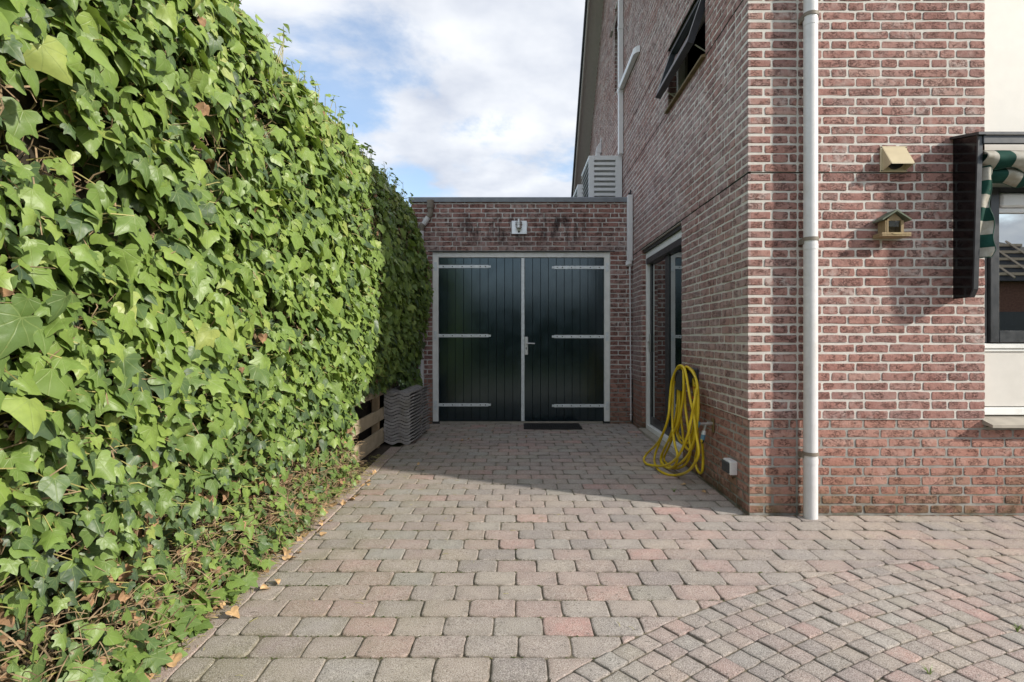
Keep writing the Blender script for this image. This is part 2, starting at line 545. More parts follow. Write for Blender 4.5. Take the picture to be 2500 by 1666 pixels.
M['post'] = wood_mat('weathered_post', (.38, .27, .16), (.48, .36, .23), 2)
M['stone'] = simple('concrete_sill', (.36, .33, .28), .9, var=.15, bump=.3)
M['tile_sill'] = simple('mossy_sill', (.17, .125, .065), .85, var=.3, dirt=(.10, .10, .04))
M['soil'] = simple('dark_soil', (.060, .045, .032), .95, var=.5, scale=60, bump=.8)
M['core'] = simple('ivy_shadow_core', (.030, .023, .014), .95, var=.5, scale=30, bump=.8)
M['twig'] = simple('ivy_twig', (.30, .215, .125), .8, var=.45, scale=40)
M['petiole'] = simple('green_petiole', (.36, .33, .11), .6, var=.35, scale=20)
M['dead'] = simple('dead_leaf', (.27, .160, .085), .75, var=.6, scale=25)
M['dry'] = simple('dry_leaf', (.46, .30, .15), .75, var=.5, scale=25)
M['joint'] = simple('joint_sand', (.165, .142, .100), .95, var=.5, scale=40, bump=.6, dirt=(.055, .065, .022))
M['moss'] = simple('joint_moss', (.060, .075, .020), .95, var=.4, scale=60)
M['grass'] = simple('grass', (.07, .11, .03), .9, var=.5, scale=3)
M['hose'] = simple('yellow_hose', (.72, .53, .016), .36, var=.10, scale=12)
M['orange'] = simple('orange_plastic', (.70, .12, .04), .45)
M['blue'] = simple('blue_plastic', (.13, .30, .42), .4)
M['brass'] = simple('dull_brass', (.30, .24, .13), .45, .7)
M['hood'] = simple('cream_plastic', (.55, .47, .31), .42, var=.05)
M['feeder'] = wood_mat('pine_wood', (.27, .20, .11), (.40, .31, .19), 2, 60)
M['feeder_green'] = simple('green_felt', (.135, .160, .115), .85, var=.2)
M['glass'] = glass_mat('window_glass', add=.20)
M['mirror_glass'] = glass_mat('coated_glass', (.12, .14, .14), 1.9, .01, .42)
M['clear'] = glass_mat('clear_pane', (.88, .88, .84), 1.2, add=.01)
M['awning_side'] = stripe_mat('striped_curtain', 2, .0835, .018)
M['awning_top'] = stripe_mat('striped_valance', 0, .098, .06)
M['neighbour_wall'] = simple('neighbour_brick', (.16, .075, .055), .9, var=.3)
M['batten'] = simple('timber_batten', (.50, .40, .30), .8)
M['hedge_far'] = simple('far_foliage', (.035, .065, .018), .7, var=.6, scale=8)
M['lead'] = simple('lead_grey', (.12, .125, .13), .6)

def door_paint():
    t = NT('black_green_gloss')
    X = t.xyz()
    grain = t.noise(1, 4, .6, .3, vec=t.scaled((70, 70, 2.2)))
    c = t.mix(t.rng(grain, .35, .7), (.0028, .0078, .0108), (.0050, .0122, .0160))
    worn = t.rng(t.noise(1, 5, .7, .3, vec=t.scaled((24, 24, 1.6))), .66, .78, 0, .18)
    c = t.mix(worn, c, (.028, .034, .032))
    rough = t.rng(t.noise(6, 4), .3, .7, .13, .22)
    h = t.math('ADD', grain, t.math('MULTIPLY', t.noise(9, 3), 1.2))
    sh = t.bsdf(c, rough, 0, t.bump(h, .06, .003), .9, .6, .15)
    pn = sh.node; pn.inputs['Specular Tint'].default_value = (.70, .90, 1, 1); pn.inputs['Coat Tint'].default_value = (.8, .95, 1, 1)
    return t.done(sh)
M['door'] = door_paint()

# ================================================================== THE SETTING
# ------------------------------------------------------------------ ground
def build_ground():
    m = MB()
    ys = [-150, -60, -20, -6, 0, 2, 4, 6, 7.9, 12, 30, 80, 250]
    m.sheet([[(x, y, (gz(min(max(y, -3), 8)) - .030)) for x in (-250, -60, -12, -4, 0, 4, 12, 60, 250)] for y in ys])
    o = m.build('ground', M['grass'])
    meta(o, 'grassy ground around the drive and houses', 'ground', kind='structure')
    m = MB()
    m.sheet([[(x, y, gz(y) - .013 + (.012 if x < -1.4 else 0)) for x in (-2.6, -1.345)] for y in np.linspace(-.5, 7.7, 12)])
    o = m.build('soil', M['soil'])
    meta(o, 'dark soil strip under the ivy hedge', 'soil', kind='structure')
build_ground()

# circle of the round paving field, through three points of its rim
def circle3(a, b, c):
    (ax, ay), (bx, by), (cx, cy) = a, b, c
    d = 2 * (ax * (by - cy) + bx * (cy - ay) + cx * (ay - by))
    ux = ((ax**2 + ay**2) * (by - cy) + (bx**2 + by**2) * (cy - ay) + (cx**2 + cy**2) * (ay - by)) / d
    uy = ((ax**2 + ay**2) * (cx - bx) + (bx**2 + by**2) * (ax - cx) + (cx**2 + cy**2) * (bx - ax)) / d
    return ux, uy, math.hypot(ax - ux, ay - uy)
CX, CY, CR = circle3((.115, 1.965), (1.15, 2.69), (2.74, 3.11))

def paver_piece(poly, rnd, y_mid, pillow=.007, dz=0.0, rng=random, rc=(.008, .030)):
    """poly: convex outline counter-clockwise in x,y; worn edges, slightly domed"""
    n = len(poly)
    P = np.array(poly, float)
    c = P.mean(0)
    area = .5 * abs(np.dot(P[:, 0], np.roll(P[:, 1], -1)) - np.dot(P[:, 1], np.roll(P[:, 0], -1)))
    # rounded corners and wobbly sides
    out = []
    for i in range(n):
        p0, p1, p2 = P[i - 1], P[i], P[(i + 1) % n]
        e0 = p0 - p1; e1 = p2 - p1
        l0, l1 = np.hypot(*e0), np.hypot(*e1)
        r = rng.uniform(*rc)
        out.append(p1 + e0 * min(r / max(l0, 1e-6), .3)); out.append(p1 + (e0 / max(l0, 1e-6) + e1 / max(l1, 1e-6)) * r * .28)
        out.append(p1 + e1 * min(r / max(l1, 1e-6), .3))
        if l1 > .08:
            out.append(p1 + e1 * .5 + np.array([rng.uniform(-.003, .003), rng.uniform(-.003, .003)]))
    O = np.array(out); k = len(O)
    tilt = np.array([rng.uniform(-.012, .012), rng.uniform(-.012, .012)])
    def zz(Q, d): return gz(Q[:, 1]) + dz - d + (Q - c) @ tilt
    def ring(ins, d):
        v = c - O; l = np.linalg.norm(v, axis=1, keepdims=True)
        Q = O + v / np.maximum(l, 1e-6) * np.minimum(ins, l * .45)
        return np.column_stack([Q, zz(Q, d)])
    rings = [ring(.0, .045), ring(.0, .0042), ring(.0020, .0014), ring(.0075, .0)]
    cv = np.array([[c[0], c[1], zz(c[None], -.0012)[0]]])
    V = np.concatenate(rings + [cv])
    F = []
    for a in range(3):
        for i in range(k):
            j = (i + 1) % k
            F.append((a * k + i, a * k + j, (a + 1) * k + j, (a + 1) * k + i))
    for i in range(k):
        F.append((3 * k + i, 3 * k + (i + 1) % k, 4 * k))
    uv = np.zeros((len(V), 3)); uv[:3 * k, 0] = 1.0; uv[3 * k:4 * k, 0] = .55; uv[4 * k:, 0] = .0001
    return V, F, rnd, area * px_size((c[0], c[1], 0)) ** 2 / max(c[1], .3), uv

def clip_half(poly, p, nrm):
    out = []
    for i in range(len(poly)):
        a, b = np.array(poly[i - 1]), np.array(poly[i])
        da, db = np.dot(a - p, nrm), np.dot(b - p, nrm)
        if (da >= 0) != (db >= 0):
            out.append(tuple(a + (b - a) * da / (da - db)))
        if db >= 0: out.append(tuple(b))
    return out

def poly_area(P):
    P = np.array(P)
    return .5 * (np.dot(P[:, 0], np.roll(P[:, 1], -1)) - np.dot(P[:, 1], np.roll(P[:, 0], -1)))

def build_paving():
    pav = thing('paving', 'worn grey and pink concrete paving of the drive', 'paving', (0, 0, 0), kind='structure')
    m = MB()
    m.sheet([[(x, y, gz(y) - .0068) for x in np.linspace(-1.25, 6, 8)] for y in np.linspace(-.6, 7.6, 20)])
    m.build('joint_bed', M['joint'], pav)
    rr = random.Random(5)
    pieces = []
    W, H, g = .203, .152, .0046
    row0 = 2.4355 - 14 * H
    for r in range(48):
        y0 = row0 + r * H; y1 = y0 + H
        if y0 > 7.5: break
        y1c = min(y1, D1 - .005)
        off = .306 + (0 if (r - 13) % 2 == 0 else .098) + rr.uniform(-.012, .012)
        xl = -1.218
        front = y0 < D0 - .02
        xr = 5.2 if front else XW - .004
        k = math.floor((xl - off) / W)
        x = off + k * W
        while x < xr:
            x0, x1 = max(x, xl), min(x + W, xr)
            x += W
            if x1 - x0 < .035: continue
            a = rr.uniform(-.0022, .0022); b = rr.uniform(-.0022, .0022); gx, gy = .0018, .0036
            y1c = min(y1, D1 - .005)
            if front and y1 > D0 - .003:
                if x1 > XW + .03: y1c = D0 - .003
                elif x1 > XW: x1 = XW - .002
            poly = [(x0 + gx + b, y0 + gy + a), (x1 - gx + b, y0 + gy - a), (x1 - gx - b, y1c - gy - a), (x0 + gx - b, y1c - gy + a)]
            c = np.mean(poly, 0)
            v = c - np.array([CX, CY]); dist = np.linalg.norm(v)
            if dist < CR + .17:
                nn = v / dist
                poly = clip_half(poly, np.array([CX, CY]) + nn * (CR + .004), nn)
                if len(poly) < 3 or poly_area(poly) < .0008: continue
            pieces.append(paver_piece(poly, rr.random(), c[1], dz=rr.uniform(-.0030, .0030), rng=rr))
    # rows that follow the rim of the round field
    n_row = 0
    R = CR
    while R > .4 and n_row < 26:
        R0 = R - .0945; step = .1005
        n = int(2 * math.pi * R / step)
        ph = rr.random()
        for i in range(n):
            t0 = (i + ph) * 2 * math.pi / n; t1 = (i + 1 + ph) * 2 * math.pi / n
            tm = (t0 + t1) / 2
            cxy = (CX + math.cos(tm) * (R + R0) / 2, CY + math.sin(tm) * (R + R0) / 2)
            if cxy[1] > D0 - .06 or cxy[1] < .7 or cxy[0] < -1.15 or cxy[0] > 4.6: continue
            gg = .0046 / 2; dt = gg / R; w1, w2 = rr.uniform(-.0025, .0025) / R, rr.uniform(-.0025, .0025) / R; t0 += w1; t1 += w2
            poly = [(CX + math.cos(a) * q, CY + math.sin(a) * q) for a, q in ((t0 + dt, R0 + gg), (t0 + dt, R - gg), (t1 - dt, R - gg), (t1 - dt, R0 + gg))]
            if poly_area(poly) < 0: poly = poly[::-1]
            pieces.append(paver_piece(poly, rr.random(), cxy[1], dz=rr.uniform(-.0035, .0035), rng=rr, rc=(.003, .011)))
        R = R0; n_row += 1
    emit_pieces(pieces, 'paver', 'paver_field', M['paver'], pav, 300, smooth=False)
    # kerb stones along the hedge
    kb = thing('kerb', 'pinkish concrete kerb between drive and hedge', 'kerb', (-1.28, 3, 0), kind='structure')
    y = .35; i = 0
    while y < 6.05:
        L = min(1.0, 6.05 - y)
        V, F, r, s, uv = paver_piece([(-1.335 + rr.uniform(-.003, .003), y + .003), (-1.222, y + .003), (-1.222 + rr.uniform(-.002, .002), y + L - .003), (-1.335, y + L - .003)], .46 + .1 * rr.random(), y, dz=.002, rng=rr)
        MB().add(V, F, r).build('kerb_stone', M['paver'], kb)
        y += L
    return pav
build_paving()

# ------------------------------------------------------------------ brickwork
BH, PITCH = .0492, .0625
Z0 = .006                                   # bottom of course 0 incl. joint offset

def brick_piece(o, u, n, w, h, depth, rnd, rr, extra=0.0):
    """o lower-left front corner, u run direction, n outward normal, v is up"""
    o, u, n = np.array(o, float), np.array(u, float), np.array(n, float)
    v = np.array([0, 0, 1.])
    j = lambda a: rr.uniform(-a, a)
    b = .0065
    pts = [(b, 0), (w * .5 + j(.01), j(.0022)), (w - b, 0), (w, b), (w, h - b), (w - b, h), (w * .5 + j(.01), h + j(.0022)), (b, h), (0, h - b), (0, b)]
    pts = [(x + j(.0022), z + j(.0024)) for x, z in pts]
    k = len(pts); c = (w / 2, h / 2)
    pr = rr.uniform(-.0018, .0018); tx = rr.uniform(-.004, .004)
    V = []
    for ins, d in ((0, -depth), (0, -.0022), (.0022, 0.)):
        for x, z in pts:
            dx, dz = c[0] - x, c[1] - z; l = math.hypot(dx, dz)
            xx = x + dx / l * ins; zz = z + math.copysign(ins * .8, dz) if ins else z
            V.append(o + u * xx + v * zz + n * (d + (pr + tx * (xx - c[0]) * 1 if d > -.02 else 0) + extra))
    V.append(o + u * (c[0] + j(.02 * min(1, w / .2))) + v * c[1] + n * (pr + rr.uniform(0, .0022) + extra))
    F = []
    flip = np.dot(np.cross(u, v), n) < 0
    for a in range(2):
        for i in range(k):
            q = (a * k + i, a * k + (i + 1) % k, (a + 1) * k + (i + 1) % k, (a + 1) * k + i)
            F.append(q[::-1] if flip else q)
    for i in range(k):
        q = (2 * k + i, 2 * k + (i + 1) % k, 3 * k)
        F.append(q[::-1] if flip else q)
    cc = o + u * w / 2 + v * h / 2
    vis = abs(np.dot(n, np.array([0, 0, CAM_Z]) - cc)) / max(np.linalg.norm(cc), .1)
    return V, F, rnd, w * h * px_size(cc) ** 2 * vis

def brick_box(x0, x1, y0, y1, z0, z1, rnd, rr):
    """corner brick seen on two faces"""
    m = MB().box(x0, x1, y0, y1, z0, z1, .005)
    V = m.v[0] + np.array([[rr.uniform(-.0012, .0012) for _ in range(3)] for _ in range(len(m.v[0]))])
    c = V.mean(0)
    return V, m.f, rnd, (x1 - x0) * (z1 - z0) * px_size(c) ** 2

ST, HD, JT = .207, .098, .0125

def fill_row(a, b, prev, rr):
    """wild bond between a and b: list of (start, width)"""
    best = None
    for _ in range(14):
        x = a; out = []; head = 0
        first = rr.choice([ST, HD, .15, ST])
        while True:
            rem = b - x
            if rem < .02: break
            w = first if not out else (HD if (rr.random() < .27 and head == 0) else ST)
            head = 1 if w == HD else 0
            if rem - w < .11:
                if rem <= ST + .012: w = rem
                else: w = rem - HD - JT if rem - HD - JT <= ST + .01 else (rem - JT) / 2
            w = min(w, rem)
            out.append((x, w)); x += w + JT
        js = [q[0] for q in out[1:]]
        score = min([abs(p - q) for p in js for q in prev] or [1])
        if best is None or score > best[0]: best = (score, out, js)
        if score > .045: break
    return best[1], best[2]

def build_house():
    house = thing('brick_house', 'red brick house with white pointing at the drive corner', 'house', (XW + 2, D0 + 3, 0))
    rr = random.Random(21)
    P = []                                     # (verts, faces, rnd, size)
    NF, NS = (0, -1, 0), (-1, 0, 0)
    ridge_y, ridge_z, rear_y, rear_z, front_z = 9.16, 8.2, 14.4, 2.75, 5.45
    def gable(y):
        return front_z + (ridge_z - front_z) * (y - D0) / (ridge_y - D0) if y < ridge_y else ridge_z + (rear_z - ridge_z) * (y - ridge_y) / (rear_y - ridge_y)
    DOOR = (5.303, 7.037, 0, 2.245); WIN = (4.634, 5.78, Z0 + 55 * PITCH - .005, Z0 + 65 * PITCH)
    FAR = (8.72, 8.95, 4.96, 6.3)
    XJ = 1.842; XB = 3.075
    prevF = []; prevS = []; prevP = []
    for k in range(-1, 118):
        z = Z0 + k * PITCH + .00665
        h = BH + rr.uniform(-.002, .002)
        inset = .009 if k < 10 else 0.0       # plinth stands back under the upper wall
        xw, yf = XW + inset, D0 + inset
        rn = lambda: min(1, max(0, rr.random()))
        # corner brick
        even = k % 2 == 0
        cw, cd = (.100, .208) if even else (.153, .100)
        if z < front_z - .05:
            P.append(brick_box(xw, xw + cw, yf, yf + cd, z, z + h, rn(), rr))
            # pier up to the straight joint behind the downpipe
            x = xw + cw + JT
            segs = [(x, XJ - .005 - x)] if (even or rr.random() < .45) else [(x, HD), (x + HD + JT, XJ - .005 - x - HD - JT)]
            for s, w in segs:
                P.append(brick_piece((s, yf, z), (1, 0, 0), NF, w, h, .03, rn(), rr))
            lim = XB if k >= 9 else 4.4
            row, prevF = fill_row(XJ + .006, lim, prevF, rr)
            for s, w in row:
                last = abs(s + w - XB) < .01 and k >= 9
                P.append(brick_piece((s, yf, z), (1, 0, 0), NF, w, h, .10 if last else .03, rn(), rr))
        # side wall
        y_start = yf + cd + JT if z < front_z - .05 else None
        zt = z + h
        ya, yb = y_start or D0, 13.6
        if z > 2.75:
            yb = min(yb, ridge_y + (ridge_z - zt) / 1.04 - .05)
        if zt > front_z:
            ya = max(ya, D0 + (zt - front_z) / (ridge_z - front_z) * (ridge_y - D0) + .05)
        if z < 2.95: yb = min(yb, D1 + .01)
        if ya >= yb - .2: continue
        segs = [(ya, yb)]
        def cut(o):
            nonlocal segs
            if z + h * .5 < o[2] or z + h * .5 > o[3]: return
            new = []
            for a, b in segs:
                if b <= o[0] or a >= o[1]: new.append((a, b))
                else:
                    if o[0] - a > .03: new.append((a, o[0]))
                    if b - o[1] > .03: new.append((o[1], b))
            segs = new
        cut(DOOR); cut(WIN); cut(FAR)
        pj = []
        for a, b in segs:
            row, j = fill_row(a, b, prevS, rr); pj += j
            for s, w in row:
                jamb = abs(s - DOOR[1]) < .005 or abs(s - WIN[1]) < .005
                P.append(brick_piece((xw, s, z), (0, 1, 0), NS, w, h, .03, rn(), rr))
                if jamb:                            # the brick's end shows in the reveal
                    P.append(brick_piece((xw + .004, s, z), (1, 0, 0), NF, .058 if abs(s - DOOR[1]) < .005 else .11, h, .03, rn(), rr))
        prevS = pj
    emit_pieces(P, 'brick', 'brickwork', M['brick'], house, 300)
    # mortar body behind the bricks: strips with openings
    def wall_side(m, x, ops, z0, zf, y0=D0, y1=rear_y):
        ys = sorted({y0, y1, ridge_y} | {q for o in ops for q in o[:2]})
        ys = [y for y in ys if y0 <= y <= y1]
        for a, b in zip(ys, ys[1:]):
            zb = [(z0, None)]
            spans = sorted([(o[2], o[3]) for o in ops if o[0] <= a + 1e-6 and o[1] >= b - 1e-6])
            cur = z0
            parts = []
            for s, e in spans:
                if s > cur: parts.append((cur, cur, s, s))
                cur = max(cur, e)
            if cur < min(zf(a), zf(b)): parts.append((cur, cur, zf(a), zf(b)))
            for p in parts:
                m.add([(x, a, p[0]), (x, b, p[1]), (x, b, p[3]), (x, a, p[2])], [(3, 2, 1, 0)])
    zp = Z0 + 10 * PITCH
    md = .0030
    m = MB()
    wall_side(m, XW + md, [DOOR, WIN, FAR], zp, gable, y0=D0 + md)
    m.add([(XW + md, D0 + md, zp), (XB, D0 + md, zp), (XB, D0 + md, front_z), (XW + md, D0 + md, front_z)], [(0, 1, 2, 3)])
    m.add([(5.5, D0 + md, zp), (9.5, D0 + md, zp), (9.5, D0 + md, front_z), (5.5, D0 + md, front_z)], [(0, 1, 2, 3)])
    m.add([(XB, D0 + md, zp), (XB, D0 + .14, zp), (XB, D0 + .14, front_z), (XB, D0 + md, front_z)], [(0, 1, 2, 3)])
    # underside of the overhang at the plinth
    m.add([(XW + md, D0 + md, zp), (XW + .03, D0 + .03, zp), (XW + .03, 5.3, zp), (XW + md, 5.3, zp)], [(0, 1, 2, 3)])
    m.add([(XW + md, D0 + md, zp), (XB, D0 + md, zp), (XB, D0 + .03, zp), (XW + .03, D0 + .03, zp)], [(0, 1, 2, 3)])
    # far walls, reveals and lintel soffits
    m.add([(9.5, D0, -.1), (9.5, rear_y, -.1), (9.5, rear_y, rear_z), (9.5, ridge_y, ridge_z), (9.5, D0, front_z)], [(0, 1, 2, 3, 4)])
    m.add([(XW, rear_y, -.1), (9.5, rear_y, -.1), (9.5, rear_y, rear_z), (XW, rear_y, rear_z)], [(0, 1, 2, 3)])
    for (a, b, c, d), dp in ((DOOR, .20), (WIN, .20), (FAR, .2)):
        for yy in (a + .0, b + .005):
            m.add([(XW + md, yy, max(c, zp if c == 0 else c)), (XW + dp, yy, max(c, zp if c == 0 else c)), (XW + dp, yy, d), (XW + md, yy, d)], [(0, 1, 2, 3)])
        m.add([(XW + md, a, d), (XW + dp, a, d), (XW + dp, b, d), (XW + md, b, d)], [(0, 1, 2, 3)])
    m.build('wall', M['mortar'], house)
    m = MB()
    mi = .009 + md
    wall_side(m, XW + mi, [DOOR], -.1, lambda y: zp)
    m.add([(XW + mi, D0 + mi, -.1), (9.5, D0 + mi, -.1), (9.5, D0 + mi, zp - .05), (XW + mi, D0 + mi, zp - .05)], [(0, 1, 2, 3)])
    m.add([(XW + mi, D0 + mi + .001, zp - .06), (XB + .02, D0 + mi + .001, zp - .06), (XB + .02, D0 + mi + .001, zp + .002), (XW + mi, D0 + mi + .001, zp + .002)], [(0, 1, 2, 3)])
    for yy in (DOOR[0], DOOR[1] + .005):
        m.add([(XW + mi, yy, -.1), (XW + .2, yy, -.1), (XW + .2, yy, zp + .001), (XW + mi, yy, zp + .001)], [(0, 1, 2, 3)])
    m.build('plinth', M['plinth_mortar'], house)
    # open movement joints: dark lines round the house
    for kk in (36, 55, 65):
        zz = Z0 + kk * PITCH - .0068
        m = MB()
        zh = .0136
        m.box(XW + .0020, XW + .02, D0 + .0022, D1 + (0 if kk == 36 else 4.6 - (1.2 if kk == 65 else 0)), zz, zz + zh)
        if kk == 36:
            m.box(XW + .0025, XB, D0 + .0022, D0 + .02, zz + .003, zz + zh - .002)
        m.build('movement_joint', M['open_joint'], house)
    m = MB(); m.box(XJ - .004, XJ + .004, D0 + .0028, D0 + .02, zp, front_z)
    m.build('movement_joint', M['mortar'], house)
    m = MB(); m.box(XJ - .004, XJ + .004, D0 + .0112, D0 + .02, -.02, zp - .002)
    m.build('movement_joint', M['plinth_mortar'], house)

    # ---- roof: verge on the side of the drive
    def roof_slab(x0, x1, t0, t1, mat, name, par, lift=0):
        mm = MB()
        pts = [(D0 - .5, front_z - .25 + lift), (ridge_y, ridge_z + lift), (rear_y + .5, rear_z - .52 + lift)]
        for (ya, za), (yb, zb) in zip(pts, pts[1:]):
            mm.add([(x, y, z + t) for x in (x0, x1) for (y, z) in ((ya, za), (yb, zb)) for t in (t0, t1)],
                   [(0, 1, 3, 2), (4, 6, 7, 5), (0, 4, 5, 1), (2, 3, 7, 6), (0, 2, 6, 4), (1, 5, 7, 3)])
        return mm.build(name, mat, par)
    rf = roof_slab(1.225, 10, .02, .12, M['roof'], 'roof', house)
    roof_slab(1.262, XW + .02, -.03, .015, M['soffit'], 'soffit', rf)
    roof_slab(1.240, 1.262, -.14, .019, M['soffit'], 'verge_board', rf)
    # verge tiles, lapped: small steps along the edge
    t0 = 9.3
    while t0 < 14.5:
        mm = MB()
        za = ridge_z + (rear_z - ridge_z) * (t0 - ridge_y) / (rear_y - ridge_y)
        zb2 = za - .27 * 1.04
        mm.prism([(t0, za - .02), (t0, za + .125), (t0 + .27, zb2 + .145), (t0 + .27, zb2 - .02)], 0, 1.205, 1.26)
        mm.build('verge_tile', M['roof'], rf); t0 += .24

    # ---- glazed side door
    xa = XW + .056
    m = MB()
    y0, y1, zt = DOOR[0] + .004, DOOR[1] - .004, DOOR[3] - .035
    zb = gz(6.2) + .045
    for a, b in ((y0, y0 + .062), (y1 - .062, y1)):
        m.box(xa, xa + .10, a, b, zb, zt, .003)
    m.box(xa, xa + .10, y0 + .062, y1 - .062, zt - .075, zt, .003)
    m.box(xa - .006, xa + .10, y0 + .062, y1 - .062, zb - .005, zb + .05, .003)
    door = m.build('side_door', M['white'], house)
    door['label'] = 'white framed glazed side door'
    m = MB(); xs = xa + .035
    a, b, c, d = y0 + .066, y1 - .066, zb + .052, zt - .079
    ym = (a + b) / 2
    for p, q in ((a, ym - .002), (ym + .002, b)):
        for s, e in ((p, p + .075), (q - .075, q)):
            m.box(xs, xs + .06, s, e, c, d, .003)
        m.box(xs + .001, xs + .059, p + .075, q - .075, c, c + .10, .003)
        m.box(xs + .001, xs + .059, p + .075, q - .075, d - .075, d, .003)
    m.build('sash', M['dark_frame'], door)
    for p, q in ((a, ym - .002), (ym + .002, b)):
        m = MB(); m.box(xs + .012, xs + .02, p + .073, q - .073, c + .098, d - .073)
        m.build('pane', M['glass'], door)
    m = MB(); m.box(xa - .012, xs + .02, y0 + .066, y1 - .066, zt - .15, zt - .079, .006)
    m.build('screen_box', M['dark_frame'], door)
    m = MB(); m.box(xs - .018, xs, b - .055, b - .03, 1.0, 1.22, .004); m.cyl((xs - .03, b - .042, 1.12), (xs, b - .042, 1.12), .009, 10); m.cyl((xs - .03, b - .04, 1.12), (xs - .03, b - .15, 1.12), .008, 10)
    m.build('handle', M['steel'], door)
    m = MB(); m.box(xa - .03, xa + .1, DOOR[0], DOOR[1], DOOR[3] - .033, DOOR[3] + .006); m.build('lintel_strip', M['dark_steel'], house)
    m = MB(); m.box(XW - .03, xa + .08, DOOR[0] - .02, DOOR[1] + .02, -.05, gz(6.2) + .038, .006); m.build('threshold', M['stone'], house)

    # ---- upper window with its sash tilted out
    a, b, c, d = WIN
    xf = XW + .085
    m = MB()
    for p, q in ((a, a + .06), (b - .06, b)): m.box(xf, xf + .07, p, q, c, d, .003)
    m.box(xf, xf + .07, a + .06, b - .06, c, c + .055, .003); m.box(xf, xf + .07, a + .06, b - .06, d - .055, d, .003)
    win = m.build('upper_window', M['white'], house)
    m = MB(); m.prism([(XW - .035, c - .006), (XW - .035, c + .012), (XW + .09, c + .048), (XW + .09, c - .004)], 1, a - .015, b + .015)
    m.build('sill', M['tile_sill'], win)
    top = np.array([xf - .01, d - .03]); bot = np.array([1.43, 3.562])
    ax = (bot - top) / np.linalg.norm(bot - top); nr = np.array([-ax[1], ax[0]]);  nr = nr if nr[0] < 0 else -nr
    L = np.linalg.norm(bot - top)
    def sash_bar(mm, s0, s1, p, q, th=.055):
        pts = [top + ax * s0, top + ax * s1, top + ax * s1 + nr * th, top + ax * s0 + nr * th]
        mm.prism([tuple(v) for v in pts], 1, p, q)
    m = MB()
    sash_bar(m, 0, .065, a + .03, b - .03); sash_bar(m, L - .075, L, a + .03, b - .03)
    sash_bar(m, .065, L - .075, a + .03, a + .095); sash_bar(m, .065, L - .075, b - .095, b - .03)
    m.build('tilted_sash', M['dark_frame'], win)
    m = MB()
    pts = [top + ax * .06 + nr * .02, top + ax * (L - .07) + nr * .02, top + ax * (L - .07) + nr * .028, top + ax * .06 + nr * .028]
    m.prism([tuple(v) for v in pts], 1, a + .09, b - .09); m.build('pane', M['glass'], win)
    m = MB()
    for yy in (a + .12, b - .12): m.cyl((xf, yy, c + .08), (1.47, yy, 3.60), .006, 6)
    m.build('stay', M['steel'], win)
    # the further window, mostly behind the white duct
    a, b, c, d = FAR
    m = MB(); m.box(XW + .05, XW + .1, a, b, c, d); fw = m.build('gable_window', M['dark_frame'], house)
    m = MB(); m.prism([(XW + .04, d - .02), (XW + .045, d - .02), (XW - .05, d - .45), (XW - .09, d - .45)], 1, a + .02, b - .02)
    m.build('tilted_sash', M['soffit'], fw)

    # ---- front window with cream boards
    yb = D0 + .062
    m = MB()
    m.box(XB + .004, 5.5, yb, yb + .05, 2.17, front_z, .002)
    m.build('upper_panel', M['offwhite'], house)
    m = MB(); m.box(XB + .004, 5.5, yb, yb + .05, .71, 1.094, .003)
    m.build('lower_panel', M['offwhite'], house)
    m = MB(); m.box(XB + .002, 5.5, yb - .016, yb + .04, .655, .704, .003); m.box(XB + .002, 5.5, yb - .020, yb + .04, 1.098, 1.132, .003)
    m.box(XB + .002, 5.5, yb - .010, yb + .04, 1.078, 1.0965, .002)
    m.build('panel_rail', M['white'], house)
    m = MB()
    m.prism([(D0 - .078, .588), (D0 - .078, .606), (yb + .03, .653), (yb + .03, .61)], 0, XB - .012, 5.5)
    m.build('sill', M['stone'], house)
    m = MB()
    m.box(3.139, 3.198, yb - .03, yb + .04, 1.138, 2.17, .003); m.box(5.2, 5.27, yb - .03, yb + .04, 1.138, 2.17, .003)
    m.box(3.198, 5.2, yb - .03, yb + .04, 1.138, 1.217, .003); m.box(3.198, 5.2, yb - .03, yb + .04, 2.135, 2.17, .003)
    fw = m.build('front_window', M['dark_frame'], house)
    m = MB(); m.box(XB + .004, 3.136, yb - .005, yb + .04, 1.138, 2.168, .002); m.build('frame_strip', M['lead'], fw)
    m = MB()
    for z in (1.24, 1.45, 1.66, 1.9): m.cyl((3.10, yb - .012, z), (3.10, yb, z), .006, 8)
    m.build('frame_pin', M['dark_steel'], fw)
    m = MB(); m.box(3.196, 5.202, yb + .0, yb + .008, 1.215, 2.137); m.build('pane', M['mirror_glass'], fw)
    m = MB(); m.box(3.20, 5.2, yb - .045, yb - .002, 2.035, 2.125, .012); m.build('blind_box', M['pvc'], fw)
    m = MB(); m.box(3.198, 5.2, yb - .02, yb - .003, 2.0, 2.033, .004); m.build('blind_rail', M['pvc'], fw)
    return house
build_house()

